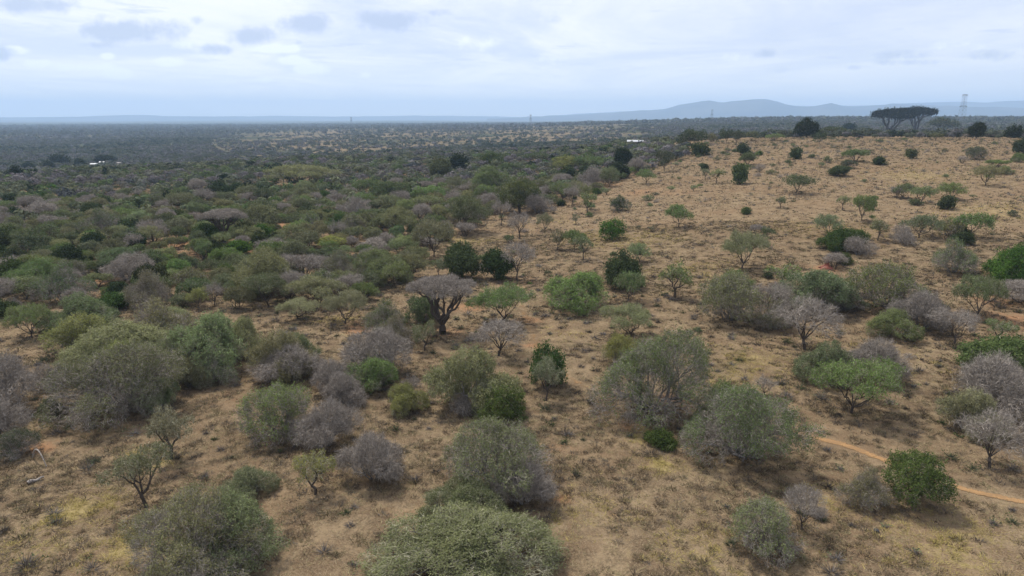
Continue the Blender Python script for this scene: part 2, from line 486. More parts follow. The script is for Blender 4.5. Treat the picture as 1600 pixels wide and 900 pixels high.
def leaves(mb, rng, TW, nrm, per, spread, size, mat, bare=0.0, R=4.0, H=4.0):
    """leaflets strewn along the twigs TW (n, 4, 3)"""
    if bare > 0:       # leaves gather in clumps towards the top; the lower twigs stay bare
        m = TW[:, 2]; h = m[:, 2] / H
        c_ = vnoise(m[:, 0] * 4 / R * .9 + 9, m[:, 1] * 4 / R * .9 + m[:, 2] * .8 + 3, 17) * .6 + vnoise(m[:, 0] * 4 / R * 2.3, m[:, 1] * 4 / R * 2.3 + m[:, 2] * 2, 23) * .4
        keep = rng.random(len(TW)) < np.clip(1.15 - bare * 1.6 + (c_ - .5) * 3.0 + (h - .55) * 1.3, .06, 1)
        nrm = np.repeat(nrm, len(TW) // len(nrm), 0)[keep]; TW = TW[keep]
    nt = len(TW); n = nt * per; k = np.repeat(np.arange(nt), per)
    s = rng.uniform(.5, 3, n); i = np.minimum(s.astype(int), 2); f = (s - i)[:, None]
    c = TW[k, i] * (1 - f) + TW[k, i + 1] * f + rng.normal(size=(n, 3)) * spread
    nn = rng.normal(size=(n, 3)) * .7 + np.repeat(nrm, nt // len(nrm), 0)[k] * .5; nn[:, 2] += .35; nn /= np.linalg.norm(nn, axis=1, keepdims=True)
    u = np.cross(nn, rng.normal(size=(n, 3))); u /= np.linalg.norm(u, axis=1, keepdims=True) + 1e-9; w = np.cross(nn, u)
    s = size * rng.uniform(.55, 1.35, (n, 1))
    V = np.stack([c + u * s, c - u * s * .6 + w * s * .55, c - u * s * .5 - w * s * .6], 1).reshape(-1, 3)
    tt = (rng.random(nt)[k] * .5 + rng.random(n) * .5)
    mb.add(V, np.arange(n * 3).reshape(-1, 3), mat, np.repeat(tt, 3))


#        shape       R    H    fork stems  tips  twig  leaf/tip leaf material, bark, twig material, r0
SPEC = {
    'leafy':   ('bush', 4.0, 4.0, 0, 11, 1.2, 4, 24, 'L', 'G', 'L', .0055),
    'mixed':   ('bush', 4.0, 4.0, 0, 11, 1.2, 4, 18, 'L', 'G', 'G', .0055),
    'bare':    ('bush', 3.6, 3.6, 0, 12, 1.25, 6, 0, None, 'G', 'G', .006),
    'canopyleafy': ('canopy', 4.0, 4.6, 0, 8, 1.0, 4, 24, 'L', 'D', 'L', .0055),
    'canopybare': ('canopy', 3.6, 4.2, 0, 9, 1.1, 6, 0, None, 'D', 'G', .0055),
    'umb':     ('umbrella', 4.0, 4.0, .16, 6, .75, 4, 15, 'L', 'D', 'L', .0045),
    'flat':    ('flat', 4.6, 7.2, .16, 6, 1.7, 9, 0, None, 'D', 'G', .011),
    'flatgreen': ('tiered', 4.6, 7.2, .12, 5, 1.8, 2, 30, 'D', 'D', 'L', .010),
    'open':    ('open', 2.2, 3.6, .26, 3, .26, 5, 9, 'L', 'D', 'L', .0075),
    'baretree': ('umbrella', 2.8, 4.2,   .20, 6, .40, 5, 0, None, 'D', 'G', .0058),
    'dense':   ('round', 2.6, 4.0, .10, 6, .8, 2, 26, 'D', 'D', 'L', .006),
    'bright':  ('round', 2.8, 4.2, .20, 5, .7, 2, 18, 'B', 'D', 'L', .006),
    'brightbush': ('bush', 3.2, 3.0, 0, 9, .9, 1, 22, 'B', 'D', 'L', .0055),
}
LM = {'L': M_LEAF, 'D': M_LEAFD, 'B': M_LEAFB}
PROTO = {}


def proto(kind, tier, var):
    """meshes of one plant: (limbs, crown, R, H); low tier: one mesh"""
    key = (kind, tier, var)
    if key in PROTO: return PROTO[key]
    shape, R, H, fork, stems, tf, tw, lv, lm, bk, tm, r0 = SPEC[kind]
    rng = np.random.default_rng(sum(map(ord, kind)) * 31 + tier * 7 + var * 101)
    n = int({3: 2500, 2: 1300, 1: 440, 0: 110}[tier] * tf)
    if kind == 'open' and tier == 0: n = 45
    tips, nrm = lumpy_tips(rng, n, shape)
    sc = np.array([R, R, H])
    T = tips * sc
    a, b, ra, rb, cnt = skeleton(rng, T, R, H, shape, fork, stems, r0 * {3: .75, 2: 1, 1: 1.8, 0: 3.4}[tier], .10)
    lim = {3: 20, 2: 14, 1: 5, 0: 2}[tier]
    big = cnt > lim
    limb, crown = MB(), MB()
    prisms(limb, a[big], b[big], ra[big], rb[big], 5 if tier >= 2 else 4, 0, rng.random(big.sum()))
    sm = ~big
    if tier > 0 or kind == 'open': prisms(crown, a[sm], b[sm], ra[sm], rb[sm], 3, 0, rng.random(sm.sum()))
    L, w = {3: (.62, .0095), 2: (.80, .013), 1: (1.0, .022), 0: (1.4, .045)}[tier]
    if lv: L *= .85
    if shape in ('flat', 'round'): L *= .7
    if kind == 'open': L *= .7
    tw_ = max(1, tw if tier else tw - 1)
    TW = twigs(crown, rng, T, nrm, tw_, L, w, 0)
    if lv:
        s, sp = {3: (.050, .06), 2: (.078, .07), 1: (.155, .13), 0: (.34, .3)}[tier]
        per = max(1, int(round({3: lv * 1.15, 2: lv, 1: lv * .9, 0: lv * .8}[tier] / tw_)))
        if kind in ('dense', 'bright', 'brightbush', 'flatgreen'): s *= 1.2; sp *= 2
        leaves(crown, rng, TW, nrm, per, sp, s, 1, {'leafy': .10, 'mixed': .36, 'umb': .12, 'canopyleafy': .15, 'open': .25, 'bright': .08}.get(kind, 0), R, H)
    bark = M_BARK if bk == 'D' else M_BARKG; tmat = M_TWIG if tm == 'G' else M_TWIGL
    mats = [tmat] + ([LM[lm]] if lm else [])
    if tier == 0:
        off = crown.n
        for v, t in zip(limb.v, limb.t): crown.v.append(v); crown.t.append(t)
        for f, m in limb.f: crown.f.append((f + off, len(mats)))
        crown.n += limb.n
        PROTO[key] = (None, crown.mesh(kind, mats + [bark]), R, H)
    else:
        PROTO[key] = (limb.mesh('trunk', [bark]), crown.mesh('crown', mats), R, H)
    return PROTO[key]


NVAR = {3: 1, 2: 2, 1: 3, 0: 4}
KINDS = {  # object name, category, group
    'leafy': ('green_thornbush', 'thornbush', 'green thornbushes of the savanna'),
    'mixed': ('grey_green_thornbush', 'thornbush', 'grey-green half bare thornbushes'),
    'bare': ('leafless_thornbush', 'thornbush', 'leafless grey thornbushes'),
    'canopyleafy': ('green_thornbush', 'thornbush', 'green thornbushes of the savanna'),
    'canopybare': ('leafless_thornbush', 'thornbush', 'leafless grey thornbushes'),
    'umb': ('umbrella_acacia', 'acacia tree', 'low umbrella-shaped acacias'),
    'flat': ('flat_topped_acacia', 'acacia tree', 'tall flat-topped acacias'),
    'flatgreen': ('flat_topped_acacia', 'acacia tree', 'tall flat-topped acacias'),
    'open': ('young_acacia', 'young tree', 'young open-crowned acacias'),
    'baretree': ('leafless_tree', 'bare tree', 'leafless small trees'),
    'dense': ('evergreen_tree', 'evergreen tree', 'dense dark evergreen trees'),
    'bright': ('leafy_green_tree', 'leafy tree', 'bright green leafy trees'),
    'brightbush': ('bright_green_bush', 'leafy bush', 'bright green leafy bushes'),
}
COUNT = {}
PLACED = []          # (x, y, R) of everything that stands
TREES = []           # records for the labels


def place(kind, x, y, R, H, tint=(1, 1, 1), tier=None, rz=None, info=None, name=None):
    z = float(hz(x, y)); px, py, dep = project(x, y, z)
    wpx = 2 * R * F / dep
    if tier is None: tier = 3 if wpx > 150 and kind in ('leafy', 'mixed', 'bare') else 2 if wpx > 62 else (1 if wpx > 23 else 0)
    if kind == 'open': tier = max(tier, 1) if dep > 90 else 2
    limb, crown, R0, H0 = proto(kind, tier, int(RNG.integers(NVAR[tier])))
    nm, cat, grp = KINDS[kind]
    if name: nm = name
    rz = RNG.uniform(0, 6.28) if rz is None else rz
    sq = RNG.uniform(.9, 1.12) if kind in ('bare', 'leafy', 'mixed', 'umb', 'canopyleafy', 'canopybare') else 1
    s = (R / R0 * sq, R / R0 / sq, H / H0)
    j = RNG.uniform(.9, 1.1, 3) * RNG.uniform(.88, 1.12); col = (tint[0] * j[0], tint[1] * j[1], tint[2] * j[2], 1)
    if limb is None:
        o = bpy.data.objects.new(nm, crown); C.objects.link(o)
        o.location = (x, y, z - .08); o.rotation_euler = (0, 0, rz); o.scale = s; o.color = col
    else:
        o = empty(nm, (x, y, z - .08), rz, s)
        t = link(bpy.data.objects.new('trunk', limb), o); c = link(bpy.data.objects.new('crown', crown), o); c.color = col
    o['category'] = cat; o['group'] = grp
    COUNT[kind] = COUNT.get(kind, 0) + 1
    PLACED.append((x, y, R))
    TREES.append(dict(o=o, kind=kind, px=px, py=py, w=wpx, h=H * F / dep, R=R, H=H, d=math.hypot(x, y), x=x, y=y, **(info or {})))
    return o


# ------------------------------------------------------------------ ground
def blob_world(lst):
    out = []
    for px, py, r, a in lst:
        p = at(px, py); out.append((p[0], p[1], r, a))
    return out


YELLOW = blob_world([(115, 800, 1.6, 1), (85, 815, 1.3, .7), (150, 790, 1.3, .7), (225, 705, .8, .8), (255, 725, .9, .9), (200, 855, 1.8, .8), (60, 860, 1.5, .5),
    (1035, 727, 1.1, 1), (1000, 682, 1.4, .8), (1175, 560, 3.5, .6), (1160, 590, 3, .5), (880, 520, 3, .4), (862, 345, 6, .5), (930, 368, 6, .5),
    (990, 375, 8, .5), (1080, 420, 6, .4), (1430, 275, 14, .6), (1300, 355, 9, .4), (1560, 330, 12, .6), (1480, 860, 3, .6), (1290, 780, 1.5, .6),
    (920, 800, 2.5, .4), (1090, 860, 2, .5), (530, 500, 2.2, .5), (720, 375, 5, .7), (95, 380, 6, .4), (1520, 840, 2.5, .5), (700, 860, 1.5, .3), (1340, 560, 5, .35)])
SOIL = blob_world([(560, 515, 2.2, 1), (590, 495, 2.5, .8), (700, 520, 3.0, .7), (730, 480, 3.2, .9), (830, 500, 2.2, .8), (835, 540, 1.8, .7), (560, 505, 2, .8),
    (640, 440, 3, .6), (310, 350, 6, .8), (300, 380, 6, .9), (270, 400, 7, .8), (370, 395, 5, .9), (440, 352, 6, 1), (150, 440, 5, .8), (170, 455, 4, .7), (20, 362, 7, .7),
    (20, 295, 16, .6), (95, 290, 12, .5), (120, 340, 6, .8), (525, 390, 4, .9), (535, 398, 3, .8), (688, 340, 5, .9), (680, 278, 8, .8), (750, 255, 10, .9), (1000, 300, 9, .6), (950, 290, 8, .6),
    (1060, 300, 10, .5), (800, 440, 5, .6), (1590, 500, 4, .8), (1560, 470, 4, .7), (1290, 420, 2.5, .9), (60, 700, 1.6, .9), (30, 690, 2, .6), (985, 665, 1.4, .8), (878, 700, 1.2, .6), (880, 780, .9, .8),
    (960, 800, .8, .5), (630, 800, 1.6, .5), (960, 690, 1.8, .4), (1040, 625, 1.5, .8), (1380, 800, 1.2, .4), (1470, 690, 1.5, .3), (350, 620, 3, .4), (440, 260, 12, .3), (270, 720, 2, .3), (1450, 220, 10, .4), (1525, 218, 6, 1)])


def masks(x, y, lst):
    o = np.zeros_like(x)
    for bx, by, r, a in lst:
        q = ((x - bx) ** 2 + (y - by) ** 2) / (r * r)
        o = np.maximum(o, a * np.exp(-q * .8))
    return o


def inpoly(px, py, poly):
    px = np.asarray(px, float); py = np.asarray(py, float); ins = np.zeros(px.shape, bool); n = len(poly)
    for i in range(n):
        x0, y0 = poly[i]; x1, y1 = poly[(i + 1) % n]
        if y0 == y1: continue
        c = ((y0 > py) != (y1 > py)) & (px < (x1 - x0) * (py - y0) / (y1 - y0) + x0); ins ^= c
    return ins


# the dense thicket on the left, outlined where its bushes meet the ground
THICKET = [(-160, 258), (60, 262), (300, 258), (560, 252), (820, 236), (960, 228), (1060, 226), (1085, 238), (1035, 262), (990, 270), (955, 292), (900, 306), (862, 318),
           (850, 332), (760, 336), (745, 372), (700, 372), (665, 395), (640, 440), (600, 462), (520, 486), (420, 486), (300, 480), (180, 478), (60, 484), (-160, 500)]

M_GROUND, N, out = material('dry_grass_ground')
geo = N.node('ShaderNodeNewGeometry'); pos = geo.outputs['Position']
fl = N.node('ShaderNodeMapping'); N.l.new(pos, fl.inputs[0]); fl.inputs['Scale'].default_value = (1, 1, 0.0)
P = fl.outputs[0]
nA = N.noise(P, 2.6, 5, .65, .3); nB = N.noise(P, .42, 5, .6, .4); nC = N.noise(P, .06, 4, .55, .3); nF = N.noise(P, 11, 3, .6)
nD = N.noise(P, .0065, 5, .6, .4); nE = N.noise(P, .0014, 4, .6, .2); nY = N.noise(P, .9, 5, .65, .5)
pale, brown, dark, red, yel = (.236, .173, .106), (.142, .097, .060), (.068, .049, .034), (.29, .155, .082), (.34, .27, .12)
c = N.mix(N.ramp(nB, .36, .62), brown, pale)
c = N.mix(N.math('MULTIPLY', N.ramp(nA, .46, .66), .5), c, dark)
c = N.mix(N.math('MULTIPLY', N.ramp(nC, .45, .62), .35), c, (.175, .108, .062))
c = N.mix(N.math('MULTIPLY', N.ramp(nF, .47, .66), .65), c, (.27, .208, .130))
c = N.mix(N.math('MULTIPLY', N.math('MULTIPLY', N.ramp(nY, .56, .68), N.ramp(nC, .52, .36)), .45), c, (.31, .25, .115))
mk = N.node('ShaderNodeAttribute', attribute_name='tint'); sp = N.node('ShaderNodeSeparateColor'); N.l.new(mk.outputs['Color'], sp.inputs[0])
br = N.math('ADD', N.math('MULTIPLY', N.math('SUBTRACT', nY, .5), 1.6), N.math('MULTIPLY', N.math('SUBTRACT', nA, .5), .8))
fy = N.ramp(N.math('ADD', sp.outputs[0], N.math('MULTIPLY', br, .9)), .42, .85)
fy = N.math('MULTIPLY', fy, N.ramp(sp.outputs[0], .05, .3))
fs = N.math('MULTIPLY', N.ramp(N.math('ADD', sp.outputs[1], N.math('MULTIPLY', br, .7)), .3, .9), N.ramp(sp.outputs[1], .05, .3))
c = N.mix(N.math('MULTIPLY', fs, .72), c, red)
c = N.mix(N.math('MULTIPLY', fy, .6), c, yel)
# far plains: patches of grassland among scrub
far = sp.outputs[2]
fc = N.mix(N.math('MULTIPLY', N.ramp(nD, .38, .55), N.math('ADD', N.math('MULTIPLY', sp.outputs[0], .92), .08)), (.060, .068, .046), (.185, .142, .092))
fc = N.mix(N.math('MULTIPLY', N.ramp(nE, .45, .62), N.math('SUBTRACT', 1.0, sp.outputs[0])), fc, (.055, .062, .048))
nG = N.noise(P, .03, 4, .7)
fc = N.mix(N.math('MULTIPLY', N.ramp(nG, .45, .60), .6), fc, (.055, .060, .040))
c = N.mix(far, c, fc)
bs = N.node('ShaderNodeBsdfDiffuse'); N.l.new(c, bs.inputs[0])
bump = N.node('ShaderNodeBump', inp={'Strength': .5, 'Distance': .08}); N.l.new(N.math('ADD', nA, N.math('MULTIPLY', nF, .35)), bump.inputs['Height'])
N.l.new(bump.outputs[0], bs.inputs['Normal']); N.l.new(bs.outputs[0], out.inputs[0])


def polar_mesh(name, azs, ds, zf, mat, colour=None):
    A, D = np.meshgrid(np.radians(azs), ds); x = np.sin(A) * D; y = np.cos(A) * D; z = zf(x, y)
    n, m = x.shape; i = np.arange(n * m).reshape(n, m)
    f = np.stack([i[:-1, :-1], i[:-1, 1:], i[1:, 1:], i[1:, :-1]], -1).reshape(-1, 4)
    mb = MB(); V = np.stack([x, y, z], -1).reshape(-1, 3)
    t = colour(V[:, 0], V[:, 1]) if colour is not None else np.zeros((len(V), 3))
    mb.add(V, f[:, ::-1], 0, t)
    return mb.build(name, [mat], smooth=True, colour=True)


def plain_mask(x, y):
    d = np.hypot(x, y); px = 800 + F * x / np.maximum(y, 1) / math.cos(PITCH) * .985
    m = np.clip((px - 250) / 200, 0, 1) * np.clip((1130 - px) / 200, 0, 1) * np.clip((d - 560) / 150, 0, 1) * np.clip((3600 - d) / 1200, 0, 1)
    m = np.maximum(m, np.exp(-(((px - 60) / 130) ** 2 + ((d - 2100) / 160) ** 2)) * .9)
    return m


def far_mask(x, y):
    d = np.hypot(x, y); return np.clip((d - 420) / 300, 0, 1)


azs = np.unique(np.concatenate([np.arange(-180, -48, 4.), np.arange(-48, 48.01, .22), np.arange(50, 181, 4.)]))
ds = np.concatenate([[0.5], np.exp(np.arange(math.log(6), math.log(17000), .0155)), [17000]])
g = polar_mesh('ground', azs, ds, hz, M_GROUND, lambda x, y: np.stack([np.where(np.hypot(x, y) > 450, plain_mask(x, y), masks(x, y, YELLOW)), masks(x, y, SOIL), far_mask(x, y)], 1))
tag(g, kind='structure')


# hills on the horizon
M_HILL, N, out = material('distant_hill')
geo = N.node('ShaderNodeNewGeometry'); n0 = N.noise(geo.outputs['Position'], .0018, 6, .65)
d_ = N.node('ShaderNodeBsdfDiffuse', inp={'Color': N.mix(N.ramp(n0, .4, .62), (.025, .032, .03), (.07, .068, .055))})
N.l.new(d_.outputs[0], out.inputs[0])


def ridge(name, prof, dist, width, rough, seed):
    """a range of hills whose crest runs at the given distance; crest heights from where it meets the sky in the photo"""
    pa, ph = [], []
    for px, py in prof:
        d = px_dir(px, py); az = math.atan2(d[0], d[1]); el = d[2] / math.hypot(d[0], d[1])
        pa.append(math.degrees(az)); ph.append(CAMZ + dist * el)
    azs = np.arange(pa[0], pa[-1] + .01, .12); ds = np.linspace(dist - width, dist + width, 46)
    def zf(x, y):
        d = np.hypot(x, y); az = np.degrees(np.arctan2(x, y)); h = np.interp(az, pa, ph)
        t = np.clip(1 - np.abs(d - dist) / width, 0, 1); t = t * t * (3 - 2 * t)
        n1 = vnoise(x / 900, y / 900, seed) - .5; n2 = vnoise(x / 350, y / 350, seed + 1) - .5; n3 = vnoise(x / 120, y / 120, seed + 2) - .5
        return -45 + (h + 45) * t * (1 + (n1 * .5 + n2 * .22) * (1 - t) * 2) + (n2 * rough * .5 + n3 * rough * .22) * t
    o = polar_mesh(name, azs, ds, zf, M_HILL); tag(o, kind='structure'); return o


ridge('hills', [(760, 187), (830, 182), (900, 180), (960, 177), (1000, 173), (1040, 170.5), (1062, 165), (1085, 161), (1108, 158), (1128, 160.5), (1150, 157), (1170, 156), (1200, 156.5), (1218, 160), (1240, 165),
                (1262, 167), (1280, 165), (1299, 161.5), (1318, 166), (1340, 167), (1370, 163.5), (1393, 161.5), (1430, 164), (1460, 165.5), (1500, 166), (1560, 168), (1620, 172), (1700, 176)], 11500, 2100, 55, 11)
ridge('hills', [(800, 186), (900, 178), (960, 175), (1030, 172), (1100, 168), (1200, 164), (1300, 166), (1400, 163), (1440, 161), (1490, 158.5), (1540, 160), (1590, 157.5), (1640, 157), (1720, 160)], 15300, 1500, 40, 21)
ridge('hills', [(-120, 185), (60, 183), (150, 181.5), (225, 179.5), (260, 181), (340, 182), (430, 181), (520, 182), (600, 181), (650, 180.5), (740, 181.5), (900, 184)], 15300, 1500, 22, 31)

# the haze over the plains
bm_ = MB(); box(bm_, (0, 0, 178), (34400, 34400, 476))
hzo = bm_.mesh('haze', []); hz_o = link(bpy.data.objects.new('haze', hzo)); tag(hz_o, kind='stuff')
mh, N, out = material('haze_air')
pv = N.node('ShaderNodeVolumePrincipled', inp={'Color': (.53, .73, 1.0, 1), 'Density': HAZE, 'Anisotropy': 0.1})
N.l.new(pv.outputs[0], out.inputs['Volume']); hzo.materials.append(mh)

# ------------------------------------------------------------------ footpaths
M_PATH, N, out = material('trodden_orange_earth')
geo = N.node('ShaderNodeNewGeometry'); a_ = N.node('ShaderNodeAttribute', attribute_name='tint')
n0 = N.noise(geo.outputs['Position'], 1.6, 5, .65); n1 = N.noise(geo.outputs['Position'], 6, 4, .6)
col = N.mix(N.ramp(n0, .35, .65), (.36, .215, .10), (.25, .155, .08)); col = N.mix(N.math('MULTIPLY', N.ramp(n1, .5, .7), .5), col, (.22, .15, .09))
df = N.node('ShaderNodeBsdfDiffuse'); N.l.new(col, df.inputs[0]); tr = N.node('ShaderNodeBsdfTransparent')
al = N.ramp(N.math('ADD', a_.outputs['Fac'], N.math('MULTIPLY', N.math('SUBTRACT', N.math('ADD', N.math('MULTIPLY', n0, .6), N.math('MULTIPLY', n1, .4)), .5), 2.2)), .35, .6)
mx = N.node('ShaderNodeMixShader', inp={0: al}); N.l.new(tr.outputs[0], mx.inputs[1]); N.l.new(df.outputs[0], mx.inputs[2]); N.l.new(mx.outputs[0], out.inputs[0])
PATHS = []


def footpath(pts, width, dens_=None):
    P = np.array([at(*p)[:2] for p in pts]); L = np.r_[0, np.cumsum(np.hypot(*np.diff(P, axis=0).T))]
    s = np.arange(0, L[-1], .3); x = np.interp(s, L, P[:, 0]); y = np.interp(s, L, P[:, 1])
    k = np.ones(9) / 9; xs = np.convolve(np.pad(x, 4, 'edge'), k, 'valid'); ys = np.convolve(np.pad(y, 4, 'edge'), k, 'valid')
    xs += (vnoise(s / 2.2, s * 0, 51) - .5) * .35; ys += (vnoise(s / 2.2, s * 0, 52) - .5) * .35
    tx = np.gradient(xs); ty = np.gradient(ys); l = np.hypot(tx, ty); nx, ny = -ty / l, tx / l
    w = width * (.75 + .5 * vnoise(s / 3, s * 0, 53)); off = np.linspace(-1, 1, 7)
    X = xs[:, None] + nx[:, None] * off * w[:, None] * .5; Y = ys[:, None] + ny[:, None] * off * w[:, None] * .5
    Z = hz(X, Y) + .035
    fade = np.clip(np.minimum(s, s[-1] - s) / 2.5, 0, 1)
    T = (1 - np.abs(off) ** 2)[None] * fade[:, None] * (dens_ if dens_ is not None else .72) + np.zeros_like(X)
    n, m = X.shape; i = np.arange(n * m).reshape(n, m); f = np.stack([i[:-1, :-1], i[:-1, 1:], i[1:, 1:], i[1:, :-1]], -1).reshape(-1, 4)
    mb = MB(); mb.add(np.stack([X, Y, Z], -1).reshape(-1, 3), f, 0, T.ravel()); o = mb.build('path', [M_PATH], smooth=True); tag(o, kind='structure')
    PATHS.append(np.c_[xs, ys])


footpath([(1252, 672), (1270, 685), (1300, 690), (1340, 704), (1380, 717), (1425, 737), (1480, 758), (1530, 768), (1570, 777), (1610, 787), (1700, 800)], 1.25)
footpath([(812, 470), (820, 495), (832, 520), (838, 545), (855, 565), (885, 590), (920, 606), (980, 612), (1040, 620), (1062, 629), (1100, 640)], 1.5, .42)
footpath([(1232, 740), (1250, 748), (1262, 758)], 1.0, .6)

